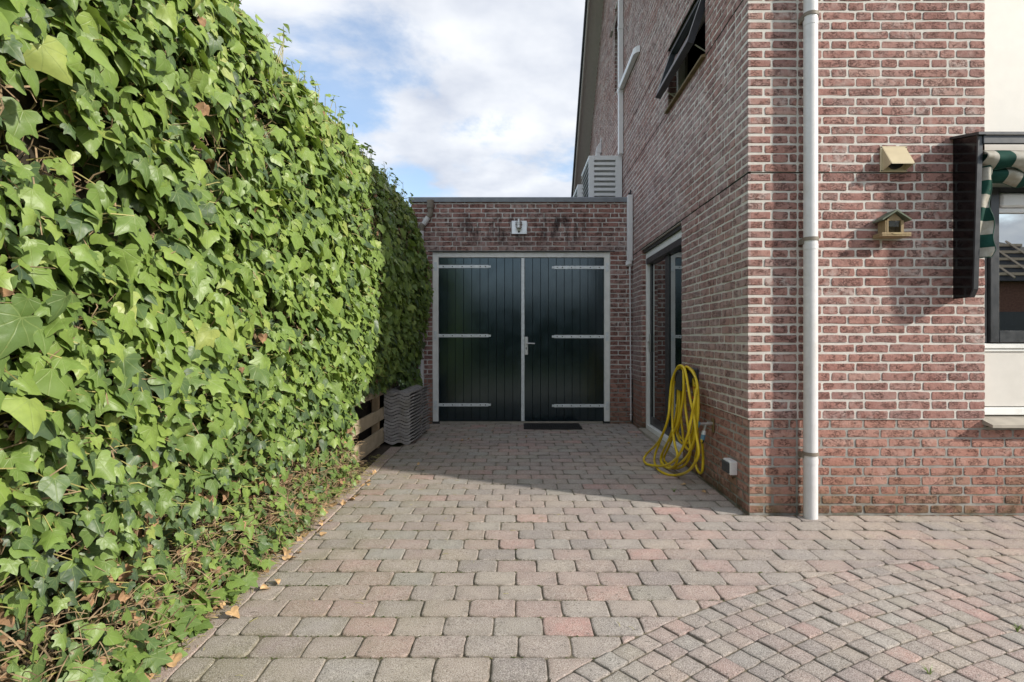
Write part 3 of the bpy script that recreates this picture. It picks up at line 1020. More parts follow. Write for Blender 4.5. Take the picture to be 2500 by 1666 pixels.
# ------------------------------------------------------------------ garage
def build_garage():
    g = thing('garage', 'flat roofed brick garage at the end of the drive', 'garage', (0, D1 + 1, 0))
    rr = random.Random(33)
    XL, XR, ZT = -1.405, XW - .002, 2.972
    DX0, DX1, DZ = -1.124, 1.2195, 2.313
    P = []; prev = []; prevl = []
    NF = (0, -1, 0)
    for k in range(-1, 48):
        z = Z0 + k * PITCH + .00665
        h = BH + rr.uniform(-.002, .002)
        if z + h > ZT: h = ZT - z - .002
        if h < .015: break
        inset = .006 if k < 10 else 0
        segs = [(XL, XR)] if z + h / 2 > DZ else [(XL, DX0 - .003), (DX1 + .003, XR)]
        pj = []
        for a, b in segs:
            if len(segs) == 2 and a > 0:
                even = k % 2 == 0
                row = [(a, .205), (a + .205 + JT, b - a - .205 - JT)] if even else [(a, HD), (a + HD + JT, b - a - HD - JT)]
            elif len(segs) == 2:
                even = k % 2 == 0
                row = [(a, .16), (a + .16 + JT, b - a - .16 - JT)] if even else [(a, .205), (a + .205 + JT, b - a - .205 - JT)]
            else:
                row, j = fill_row(a, b, prev, rr); pj += j
            for s, w in row:
                P.append(brick_piece((s, D1 + inset, z), (1, 0, 0), NF, w, h, .05, rr.random(), rr))
        prev = pj
    # short left flank
    for k in range(-1, 47):
        z = Z0 + k * PITCH + .00665
        for s in range(3):
            P.append(brick_piece((XL, D1 + .11 + s * .22 + (.1 if k % 2 else 0), z), (0, 1, 0), (-1, 0, 0), ST, BH, .03, rr.random(), rr))
    emit_pieces(P, 'brick', 'brickwork', M['garage_brick'], g, 300)
    md = .0030; zp = Z0 + 10 * PITCH
    for nm, mat, zl, zh, ins in (('wall', M['garage_mortar'], zp, ZT, md), ('plinth', M['plinth_mortar'], -.1, zp, md + .006)):
        m = MB(); y = D1 + ins
        m.add([(XL + .003, y, zl), (DX0, y, zl), (DX0, y, min(zh, DZ)), (XL + .003, y, min(zh, DZ))], [(0, 1, 2, 3)])
        m.add([(DX1, y, zl), (XR, y, zl), (XR, y, min(zh, DZ)), (DX1, y, min(zh, DZ))], [(0, 1, 2, 3)])
        if zh > DZ: m.add([(XL + .003, y, DZ), (XR, y, DZ), (XR, y, zh), (XL + .003, y, zh)], [(0, 1, 2, 3)])
        for x in (XL + .003, DX0, DX1):
            m.add([(x, y, zl), (x, D1 + (6 if x < DX0 else .12), zl), (x, D1 + (6 if x < DX0 else .12), min(zh, DZ) if x > XL + .1 else zh), (x, y, min(zh, DZ) if x > XL + .1 else zh)], [(0, 1, 2, 3)])
        if nm == 'wall':
            m.add([(DX0, y, DZ), (DX1, y, DZ), (DX1, y + .12, DZ), (DX0, y + .12, DZ)], [(0, 1, 2, 3)])
            m.add([(XL, D1 + 6, -.1), (XR, D1 + 6, -.1), (XR, D1 + 6, ZT), (XL, D1 + 6, ZT)], [(0, 1, 2, 3)])
        m.build(nm, mat, g)
    m = MB(); m.box(XL + .02, XR - .004, D1 + .04, D1 + 6, ZT - .12, ZT - .02)
    m.build('roof', M['lead'], g)
    m = MB(); m.prism([(D1 - .028, ZT - .012), (D1 - .034, ZT + .040), (D1 - .02, ZT + .052), (D1 + .12, ZT + .046), (D1 + .12, ZT - .01)], 0, XL - .03, XR - .075)
    m.build('coping', M['zinc'], g)
    m = MB(); m.box(DX0 - .06, DX1 + .06, D1 - .004, D1 + .09, DZ - .005, DZ + .004); m.build('lintel_strip', M['dark_steel'], g)
    # frame
    fy = D1 + .03; bot = gz(D1) + .022
    m = MB()
    fw = .073
    m.box(DX0, DX0 + fw, fy, fy + .09, bot, DZ - .008, .003); m.box(DX1 - fw, DX1, fy, fy + .09, bot, DZ - .008, .003)
    m.box(DX0 + fw, DX1 - fw, fy, fy + .09, DZ - .008 - .068, DZ - .008, .003)
    m.build('door_frame', M['white'], g)
    for x in (DX0, DX1 - fw):
        mm = MB(); mm.box(x - .002, x + fw + .02, fy - .004, fy + .08, gz(D1) - .01, bot); mm.build('frame_foot', M['dark_steel'], g)
    # two leaves of ten tongued boards
    xa, xb, zt, zb = DX0 + fw + .003, DX1 - fw - .003, DZ - .080, bot + .004
    xm = .068
    dy = fy + .022
    for side, (p, q) in (('l', (xa, xm - .024)), ('r', (xm + .024, xb))):
        m = MB(); m.box(p, q, dy + .016, dy + .045, zb, zt)
        leaf = m.build('door_leaf', M['dark_steel'], g)
        leaf['label'] = 'black boarded leaf with the lever handle' if side == 'r' else 'black boarded leaf without a handle'
        w = (q - p) / 10
        for i in range(10):
            mm = MB(); mm.box(p + i * w + .0014, p + (i + 1) * w - .0014, dy + rr.uniform(-.0006, .0006), dy + .02, zb, zt, .0024)
            mm.build('board', M['door'], leaf)
        for zc in (2.118, 1.199, .281):
            zc = zc - (.012 if side == 'r' else 0)
            mm = MB(); s = 1 if side == 'l' else -1
            e = p if side == 'l' else q
            x0, x1 = e - s * .012, e + s * .66
            mm.box(x0, x1, dy - .006, dy - .0008, zc - .021, zc + .021, .002)
            mm.box(x1, x1 + s * .03, dy - .005, dy - .0008, zc - .015, zc + .015, .002)
            mm.cyl((e - s * .040, dy - .012, zc - .036), (e - s * .040, dy - .012, zc + .036), .011, 10)
            mm.box(e - s * .04, x0, dy - .010, dy - .003, zc - .021, zc + .021, .002)
            mm.box(e - s * .062, e - s * .022, fy - .006, fy - .0008, zc - .058, zc + .058, .002)
            mm.build('strap_hinge', M['galv'], leaf)
            mm = MB()
            for f in (.06, .18, .31, .43, .55, .62):
                mm.cyl((e + s * f, dy - .010, zc), (e + s * f, dy - .005, zc), .0075, 8)
            mm.build('hinge_bolt', M['dark_steel'], leaf)
        if side == 'r':
            mm = MB(); mm.box(.092, .137, dy - .012, dy - .001, .945, 1.185, .004)
            hp = mm.build('handle_plate', M['steel'], leaf)
            mm = MB(); mm.cyl((.115, dy - .05, 1.098), (.115, dy - .010, 1.098), .009, 10); mm.tube([(.110, dy - .05, 1.098), (.16, dy - .052, 1.098), (.225, dy - .048, 1.094)], .009, 10)
            mm.build('lever', M['steel'], leaf)
            mm = MB(); mm.cyl((.113, dy - .0135, 1.035), (.113, dy - .011, 1.035), .009, 12); mm.box(.110, .116, dy - .0135, dy - .011, 1.01, 1.03); mm.build('keyhole', M['dark_steel'], leaf)
            mm = MB(); mm.box(xm - .0225, xm + .0225, dy - .010, dy + .006, zb, zt, .004); mm.build('cover_strip', M['galv'], leaf)
    m = MB(); m.box(DX0 + fw + .02, DX1 - fw - .02, fy - .01, fy + .09, gz(D1) - .02, zb - .006); m.build('threshold', M['stone'], g)
    # two pale bolts of the wall lamp supply are part of the lamp itself
    return g
build_garage()

# ================================================================== OBJECTS
def catmull(pts, n=8, closed=False):
    P = [np.array(p, float) for p in pts]
    out = []
    N = len(P)
    for i in range(N if closed else N - 1):
        p0 = P[(i - 1) % N] if closed or i > 0 else 2 * P[0] - P[1]
        p1, p2 = P[i], P[(i + 1) % N]
        p3 = P[(i + 2) % N] if closed or i + 2 < N else 2 * P[-1] - P[-2]
        for k in range(n):
            t = k / n
            out.append(.5 * ((2 * p1) + (-p0 + p2) * t + (2 * p0 - 5 * p1 + 4 * p2 - p3) * t * t + (-p0 + 3 * p1 - 3 * p2 + p3) * t ** 3))
    if not closed: out.append(P[-1])
    return out

# ---- downpipe on the house corner
def downpipe_front():
    t = thing('downpipe', 'tall light grey rain pipe on the front wall near the house corner', 'downpipe', (1.899, 3.715, 0))
    m = MB(); m.cyl((1.899, 3.718, gz(3.7) - .01), (1.899, 3.718, 5.2), .0435, 28)
    smooth_by_angle(m.build('pipe', M['pvc_pipe'], t))
    for z in (3.23, 1.78, .395):
        m = MB(); m.tube([(1.899, 3.718, z - .04), (1.899, 3.718, z - .005)], .0455, 28)
        smooth_by_angle(m.build('pipe_sleeve', M['pvc_pipe'], t))
    for z in (3.258, 1.808, .42):
        m = MB(); m.cyl((1.899, 3.718, z - .011), (1.899, 3.718, z + .011), .0485, 28)
        m.cyl((1.899, 3.76, z), (1.899, D0 + .01, z), .008, 8); m.box(1.846, 1.86, 3.715, D0, z - .03, z + .004)
        smooth_by_angle(m.build('pipe_bracket', M['pvc_grey'], t))
downpipe_front()

# ---- downpipe beside the garage door
def downpipe_garage():
    t = thing('downpipe', 'thin white rain pipe with grey elbows left of the garage door', 'downpipe', (-1.27, D1 - .06, 0))
    y = D1 - .05
    m = MB(); m.cyl((-1.145, y, 2.84), (-1.145, y, 2.97), .036, 20); m.cyl((-1.145, y, 2.87), (-1.145, y, 2.975), .046, 20)
    m.tube(catmull([(-1.145, y, 2.85), (-1.147, y, 2.80), (-1.175, y, 2.75)], 5), .036, 20)
    m.tube(catmull([(-1.235, y, 2.66), (-1.262, y, 2.62), (-1.265, y, 2.57)], 5), .036, 20)
    smooth_by_angle(m.build('elbow', M['pvc_grey'], t), 50)
    m = MB(); m.cyl((-1.17, y, 2.758), (-1.24, y, 2.652), .034, 20)
    smooth_by_angle(m.build('offset_pipe', M['pvc_pipe'], t))
    m = MB(); m.cyl((-1.265, y, 2.60), (-1.265, y, .05), .034, 20)
    smooth_by_angle(m.build('pipe', M['pvc_pipe'], t))
    m = MB()
    for z in (.9, 1.9): m.cyl((-1.265, y, z - .01), (-1.265, y, z + .01), .039, 18); m.cyl((-1.265, y, z), (-1.265, D1 + .01, z), .006, 6)
    smooth_by_angle(m.build('pipe_bracket', M['pvc_grey'], t))
downpipe_garage()

# ---- cable trunking in the corner
def trunking():
    t = thing('cable_trunking', 'white cable duct and thin conduit in the corner beside the garage', 'cable duct', (1.475, D1 - .04, 0))
    m = MB(); m.box(1.437, 1.508, D1 - .07, D1 - .002, 2.175, 3.045, .008); m.build('duct', M['pvc'], t)
    m = MB(); m.tube(catmull([(1.472, D1 - .035, 2.2), (1.472, D1 - .035, 2.15), (1.472, D1 - .032, 2.125)], 4), [.034, .036, .036, .036, .035, .034, .03, .026, .02], 12)
    m.box(1.420, 1.508, D1 - .05, D1 - .002, 2.112, 2.18, .012)
    m.build('duct_end', M['pvc'], t)
    m = MB(); m.cyl((1.476, D1 - .022, 2.13), (1.490, D1 - .022, .085), .0085, 12); m.cyl((1.476, D1 - .022, 2.10), (1.476, D1 - .022, 2.04), .013, 12)
    smooth_by_angle(m.build('conduit', M['pvc'], t))
    m = MB()
    for z in (2.02, 1.62, 1.2, .78, .40, .16):
        x = 1.476 + (2.13 - z) / 2.045 * .014
        m.box(x - .016, x + .016, D1 - .030, D1 - .001, z - .006, z + .006, .002)
    m.build('conduit_clip', M['pvc'], t)
    m = MB(); m.cyl((1.475, D1 - .02, 3.04), (1.475, D1 - .02, 3.075), .022, 10); m.tube(catmull([(1.475, D1 - .02, 3.06), (1.49, D1 + .0, 3.10), (1.50, D1 + .05, 3.13)], 4), .010, 8)
    m.build('cable', M['rubber'], t)
trunking()

# ---- wall lamp over the garage door
def wall_lamp():
    cx, z0, z1 = .020, 2.535, 2.712
    t = thing('wall_lamp', 'square brushed steel wall lamp above the garage doors', 'lamp', (cx, D1 - .02, z0))
    m = MB(); m.box(cx - .102, cx + .102, D1 - .030, D1 - .001, z0, z1, .004); m.build('back_plate', M['steel'], t)
    yc = D1 - .085
    m = MB(); m.cyl((cx - .005, yc, 2.605), (cx - .005, yc, 2.690), .036, 20); m.cyl((cx - .005, yc, 2.690), (cx - .005, yc, 2.722), .017, 14)
    m.box(cx - .02, cx + .01, yc, D1 - .028, 2.63, 2.66)
    smooth_by_angle(m.build('lamp_head', M['steel'], t))
    m = MB()
    for z in (2.65, 2.672): m.cyl((cx - .005, yc, z - .004), (cx - .005, yc, z + .004), .047, 20)
    smooth_by_angle(m.build('cooling_ring', M['steel'], t))
    m = MB(); m.cyl((cx - .005, yc, 2.588), (cx - .005, yc, 2.607), .033, 20); smooth_by_angle(m.build('lens', M['clear'], t))
    m = MB(); m.cyl((cx - .005, D1 - .036, 2.566), (cx - .005, D1 - .028, 2.566), .013, 14); m.build('sensor', M['plastic'], t)
wall_lamp()

# ---- door mat
def door_mat():
    x0, x1, y0, y1 = .075, .80, 7.08, 7.50
    z = gz(7.3) + .003
    t = thing('door_mat', 'black perforated rubber mat before the garage door', 'mat', ((x0 + x1) / 2, 7.3, z))
    m = MB(); m.box(x0, x1, y0, y0 + .02, z, z + .016, .003); m.box(x0, x1, y1 - .02, y1, z, z + .016, .003)
    m.box(x0, x0 + .02, y0 + .02, y1 - .02, z, z + .016, .003); m.box(x1 - .02, x1, y0 + .02, y1 - .02, z, z + .016, .003)
    m.build('rim', M['rubber'], t)
    m = MB()
    for i in range(1, 24): x = x0 + .01 + i * (x1 - x0 - .02) / 24; m.box(x - .005, x + .005, y0 + .02, y1 - .02, z, z + .0125)
    for i in range(1, 14): y = y0 + .01 + i * (y1 - y0 - .02) / 14; m.box(x0 + .02, x1 - .02, y - .005, y + .005, z + .0004, z + .0137)
    m.build('grid', M['rubber'], t)
door_mat()

# ---- white louvred housings on the garage roof
def unit_housing(y0, y1, label):
    x0, x1, z0, z1 = 1.025, 1.506, 2.96, 3.80
    t = thing('air_conditioner_housing', label, 'housing', ((x0 + x1) / 2, (y0 + y1) / 2, z0), 'white housings on the garage roof')
    m = MB(); m.box(x0 + .03, x1 - .004, y0 + .035, y1 - .01, z0, z1 - .03); m.build('inner_box', M['box_grey'], t)
    W = x1 - x0; sx0, sx1 = x0 + .078, x0 + .385
    m = MB()
    m.box(x0, sx0, y0, y0 + .03, z0, z1, .003); m.box(sx1, x1, y0, y0 + .03, z0, z1, .003)
    m.box(x0, x1, y0 + .03, y1, z1 - .03, z1, .003)
    z = z1 - .062
    m.box(sx0, sx1, y0, y0 + .03, z, z1, .002)
    m.build('casing', M['box_white'], t)
    for i in range(9):
        zt = z - .034
        mm = MB(); mm.box(sx0, sx1, y0, y0 + .03, zt - .040, zt, .002)
        if zt - .04 > z0: mm.build('slat', M['box_white'], t)
        z = zt - .040
    z = z1 - .01
    while z > z0 + .05:
        mm = MB(); mm.prism([(x0 + .004, z - .058), (x0 - .004, z - .052), (x0 + .022, z), (x0 + .03, z - .006)], 1, y0 + .031, y1)
        mm.build('side_slat', M['box_white'], t); z -= .074
unit_housing(8.27, 9.24, 'larger looking white louvred housing on the garage roof beside the gable wall')
unit_housing(9.82, 10.8, 'white louvred housing peeping out behind the nearer one on the garage roof')

def ducts():
    t = thing('pipe_duct', 'tall white pipe duct on the gable wall with a slanting branch', 'duct', (1.48, 8.2, 3.8))
    m = MB(); m.box(1.443, 1.511, 8.19, 8.27, 3.802, 7.2, .006); m.build('vertical_duct', M['pvc'], t)
    m = MB()
    for z in (4.72, 5.62, 6.6): m.box(1.437, 1.512, 8.184, 8.276, z - .035, z + .035, .004)
    m.build('duct_joint', M['pvc'], t)
    m = MB(); m.box(1.446, 1.511, 7.22, 8.185, 4.715, 4.79, .006); m.build('branch_duct', M['pvc'], t)
    m = MB(); m.prism([(1.446, 7.22), (1.446, 7.18), (1.47, 7.12), (1.511, 7.09), (1.511, 7.22)], 2, 4.713, 4.792); m.build('branch_elbow', M['pvc'], t)
    t = thing('pipe_duct', 'short white pipe duct rising behind the louvred housing', 'duct', (1.47, 10.4, 3.8))
    m = MB(); m.box(1.415, 1.49, 10.36, 10.44, 3.7, 4.52, .006); m.build('vertical_duct', M['pvc'], t)
    m = MB(); m.prism([(1.413, 4.52), (1.492, 4.52), (1.511, 4.52), (1.511, 4.80), (1.50, 4.73), (1.43, 4.63)], 1, 10.358, 10.442); m.build('elbow', M['pvc'], t)
ducts()

# ---- extractor hood
def vent_hood():
    x0, x1, z0, z1 = 2.381, 2.558, 2.258, 2.428
    t = thing('vent_hood', 'cream plastic extractor vent hood on the front brick wall', 'vent', ((x0 + x1) / 2, D0 - .04, z0))
    m = MB(); m.box(x0, x1, D0 - .010, D0 - .001, z0, z1, .003); m.build('wall_plate', M['hood'], t)
    a, b = 2.394, 2.546
    yw, yl = D0 - .0102, D0 - .098
    zt, zl, zw = 2.418, 2.292, 2.266
    m = MB(); th = .004
    for x in (a, b):
        s = th if x == a else -th
        m.prism([(yw, zt), (yl, zl), (yl + .004, zl - .004), (yw, zw)], 0, min(x, x + s), max(x, x + s))
    m.prism([(yw, zt + .001), (yl - .001, zl + .001), (yl - .001, zl - .006), (yw, zt - .006)], 0, a + th, b - th)
    m.build('hood', M['hood'], t)
    m = MB(); m.tube([(2.47, D0 - .034, 2.325), (2.47, D0 - .012, 2.325)], .052, 24, True); m.build('duct_opening', M['rubber'], t)
    m = MB()
    for x in (x0 + .008, x1 - .008):
        for z in (z0 + .008, z1 - .008): m.cyl((x, D0 - .012, z), (x, D0 - .009, z), .004, 8)
    m.build('screw', M['dark_steel'], t)
vent_hood()

# ---- bird feeder
def bird_feeder():
    x0, x1 = 2.332, 2.520
    yb, yf = D0 - .004, D0 - .105
    t = thing('bird_feeder', 'small wooden bird feeder house with green roof on brick wall', 'bird feeder', (2.426, D0 - .05, 1.82))
    m = MB(); m.box(x0, x1, yf, yb, 1.820, 1.830, .002); m.box(x0, x1, yf, yf + .010, 1.8302, 1.845, .002); m.box(x0, x0 + .010, yf + .010, yb, 1.8302, 1.843, .002); m.box(x1 - .01, x1, yf + .010, yb, 1.8302, 1.843, .002)
    m.build('tray', M['feeder'], t)
    bx0, bx1 = 2.366, 2.486
    m = MB(); m.box(bx0, bx0 + .010, yf + .022, yb, 1.831, 1.925, .001); m.box(bx1 - .010, bx1, yf + .022, yb, 1.831, 1.925, .001); m.build('side_panel', M['feeder'], t)
    m = MB(); m.box(bx0 + .010, bx1 - .010, yb - .008, yb, 1.831, 1.955, .001); m.build('back_panel', M['feeder'], t)
    xc = (bx0 + bx1) / 2
    m = MB(); m.prism([(bx0 + .012, 1.925), (bx1 - .012, 1.925), (bx1 - .018, 1.938), (xc, 1.973), (bx0 + .018, 1.938)], 1, yf + .024, yf + .032)
    m.build('gable_front', M['feeder'], t)
    m = MB(); m.box(bx0 + .0102, bx0 + .020, yf + .020, yf + .03, 1.831, 1.927, .001); m.build('front_post', M['feeder'], t); m = MB(); m.box(bx1 - .020, bx1 - .0102, yf + .020, yf + .03, 1.831, 1.927, .001); m.build('front_post', M['feeder'], t)
    m = MB(); m.box(bx0 + .012, bx1 - .012, yf + .031, yf + .033, 1.834, 1.924); m.build('pane', M['clear'], t)
    for s in (-1, 1):
        m = MB(); e = xc + s * .094
        m.prism([(xc, 1.980), (xc, 1.991), (e, 1.930), (e - s * .002, 1.921)][::s], 1, yf - .004, yb)
        m.build('roof_board', M['feeder_green'], t)
    m = MB(); th = np.linspace(0, 2 * math.pi, 21)[:-1]
    m.prism([(2.426 + .032 * math.cos(a), 1.8375 + .0058 * math.sin(a)) for a in th], 1, yf - .0025, yf + .001); m.build('oval_badge', M['brass'], t)
bird_feeder()

# ---- awning with black side panel
def awning():
    t = thing('window_awning', 'black awning case with green and white striped fabric over the front window', 'awning', (3.4, D0 - .1, 1.4))
    xp = 2.860
    m = MB()
    m.prism([(D0 - .006, 1.423), (D0 - .150, 1.426), (D0 - .178, 1.475), (D0 - .214, 2.428), (D0 - .006, 2.472)], 0, xp, xp + .022)
    m.build('side_panel', M['black_gloss'], t)
    m = MB(); m.prism([(D0 - .151, 1.424), (D0 - .182, 1.474), (D0 - .218, 2.43), (D0 - .206, 2.43), (D0 - .170, 1.476), (D0 - .148, 1.432)], 0, xp - .004, xp + .026)
    m.build('edge_trim', M['dark_frame'], t)
    m = MB(); m.prism([(D0 - .002, 2.474), (D0 - .002, 2.490), (D0 - .240, 2.440), (D0 - .240, 2.424)], 0, 2.842, 5.9)
    m.build('lid', M['dark_frame'], t)
    m = MB(); m.box(xp + .024, 5.88, D0 - .226, D0 - .204, 2.372, 2.424, .003); m.build('front_rail', M['dark_frame'], t)
    # side curtain, scalloped
    P = []; zs = np.linspace(2.315, 1.672, 60)
    for z in zs:
        f = (2.315 - z) / .643
        xr = 2.958 + .012 * math.sin(f * 2 * math.pi * 3.1 + .6) + .006 * f - .03 * max(0, .12 - f) / .12
        if f > .93: xr -= (f - .93) * 1.1 * .35
        row = []
        xl = 2.8835 - .006 * f
        for j in range(11):
            s = j / 10
            row.append((xl + (xr - xl) * s, D0 - .175 - .022 * s + .016 * math.sin(s * 5 + f * 7) + .012 * math.sin(f * 19) * s, z))
        P.append(row)
    m = MB(); m.sheet(P); o = m.build('side_curtain', M['awning_side'], t, True)
    sol = o.modifiers.new('thickness', 'SOLIDIFY'); sol.thickness = .0015
    m = MB(); m.tube([r[-1] for r in P], .0026, 6); m.tube([p for p in P[-1]], .0026, 6); smooth_by_angle(m.build('piping', simple('green_piping', (.010, .060, .042), .7), t))
    # valance: two sagging layers along the window
    for nm, z0, z1, y, ph in (('valance', 2.335, 2.215, D0 - .190, 0.), ('under_fold', 2.255, 2.150, D0 - .130, 1.3)):
        P = []
        xs = np.linspace(2.895, 5.85, 240)
        for x in xs:
            zl = z1 + .016 * math.sin(x * 13 + ph) + .008 * math.sin(x * 31) + .028 * max(0, 1 - (x - 2.895) / .09)
            zu = z0 + .004 * math.sin(x * 9) + (.012 * (x - 2.9) if x < 3.4 else .006)
            P.append([(x, y - .05 * math.sin(math.pi * s) + .012 * math.sin(x * 21 + s * 3 + ph) * s, zu + (zl - zu) * s) for s in np.linspace(0, 1, 9)])
        m = MB(); m.sheet(P); o = m.build(nm, M['awning_top'], t, True)
        sol = o.modifiers.new('thickness', 'SOLIDIFY'); sol.thickness = .0015
        m = MB(); m.tube([r[-1] for r in P], .0026, 6); smooth_by_angle(m.build('piping', bpy.data.materials['green_piping'], t))
    # hanging flap at the corner
    P = []
    for z in np.linspace(2.30, 2.09, 14):
        f = (2.30 - z) / .21
        P.append([(2.955 + .052 * s * (1 - .75 * f) - .01 * f, D0 - .165 - .03 * math.sin(s * 4 + f), z) for s in np.linspace(0, 1, 6)])
    m = MB(); m.sheet(P); o = m.build('corner_flap', M['awning_top'], t, True)
    sol = o.modifiers.new('thickness', 'SOLIDIFY'); sol.thickness = .0015
    m = MB(); m.box(xp + .026, xp + .045, D0 - .13, D0 - .11, 1.56, 1.70, .003); m.box(xp + .028, xp + .10, D0 - .14, D0 - .10, 1.675, 1.70, .006); m.build('guide_block', M['pvc'], t)
    m = MB(); m.cyl((xp + .03, D0 - .07, 2.2), (5.86, D0 - .07, 2.2), .032, 16); smooth_by_angle(m.build('roller', M['pvc'], t))
    m = MB(); m.prism([(D0 - .214, 1.46), (D0 - .008, 1.44), (D0 - .006, 2.472), (D0 - .214, 2.428)], 0, 5.86, 5.88); m.build('far_panel', M['black_gloss'], t)
awning()

# ---- outdoor socket, tap, hose holder, hose
def wall_socket():
    t = thing('wall_socket', 'double outdoor socket low on the side wall near the corner', 'socket', (1.49, 4.03, .217))
    xw = XW + .008
    m = MB(); m.box(1.468, xw, 3.965, 4.105, .217, .312, .006); m.build('casing', M['pvc'], t)
    for y0, y1 in ((3.972, 4.032), (4.038, 4.098)):
        m = MB(); m.box(1.455, 1.470, y0, y1, .226, .303, .006); m.build('cover_flap', M['plastic'], t)
    m = MB(); m.cyl((1.495, 3.962, .262), (1.495, 3.966, .262), .011, 16); m.build('blank_plug', M['pvc'], t)
wall_socket()

def water_tap():
    y = 4.45; xw = XW + .008
    t = thing('water_tap', 'metal wall tap with blue hose coupling beside the yellow hose', 'tap', (1.45, y, .4))
    m = MB(); m.box(xw - .012, xw, y - .02, y + .02, .436, .545, .003); m.build('back_plate', M['brass'], t)
    z = .503
    m = MB(); m.cyl((xw - .010, y, z), (1.415, y, z), .012, 12); m.cyl((xw - .03, y, z), (xw - .05, y, z), .018, 12)
    m.tube(catmull([(1.462, y, z), (1.452, y, z - .03), (1.446, y, z - .06)], 4), .011, 10)
    smooth_by_angle(m.build('tap_body', M['steel'], t))
    m = MB(); m.cyl((1.415, y, z), (1.402, y, z), .010, 10); m.cyl((1.403, y, z), (1.395, y, z), .030, 14); smooth_by_angle(m.build('handwheel', M['blue'], t))
    m = MB(); m.cyl((1.446, y, z - .055), (1.440, y - .002, z - .085), .0165, 14); smooth_by_angle(m.build('coupling_nut', M['galv'], t))
    m = MB(); m.cyl((1.440, y - .002, z - .085), (1.432, y - .004, z - .125), .0175, 14); smooth_by_angle(m.build('coupling_ring', M['blue'], t))
    m = MB(); m.cyl((1.432, y - .004, z - .125), (1.426, y - .005, z - .15), .0155, 14, r1=.0115); smooth_by_angle(m.build('coupling_tail', M['rubber'], t))
water_tap()

def hose_holder():
    t = thing('hose_holder', 'dark grey plastic hose holder screwed to the side wall', 'hose holder', (1.45, 4.92, .75))
    m = MB(); m.box(1.488, XW + .001, 4.79, 5.04, .745, .915, .012); m.build('back_plate', M['plastic'], t)
    m = MB()
    th = np.linspace(.15, math.pi - .15, 13)
    out = [(4.92 + .105 * math.cos(a), .775 + .120 * math.sin(a)) for a in th]; inn = [(4.92 + .092 * math.cos(a), .775 + .106 * math.sin(a)) for a in th[::-1]]
    m.prism(out + inn, 0, 1.375, 1.49); m.build('saddle', M['plastic'], t)
    m = MB()
    for i in range(6):
        y = 4.84 + i * .032
        m.tube([(1.388, y, .775 + .104 * math.sqrt(max(.0, 1 - ((y - 4.92) / .105) ** 2))), (1.382, y, .735)], .006, 6)
    m.box(1.378, 1.39, 4.835, 5.01, .72, .738, .003)
    m.build('front_comb', M['plastic'], t)
hose_holder()

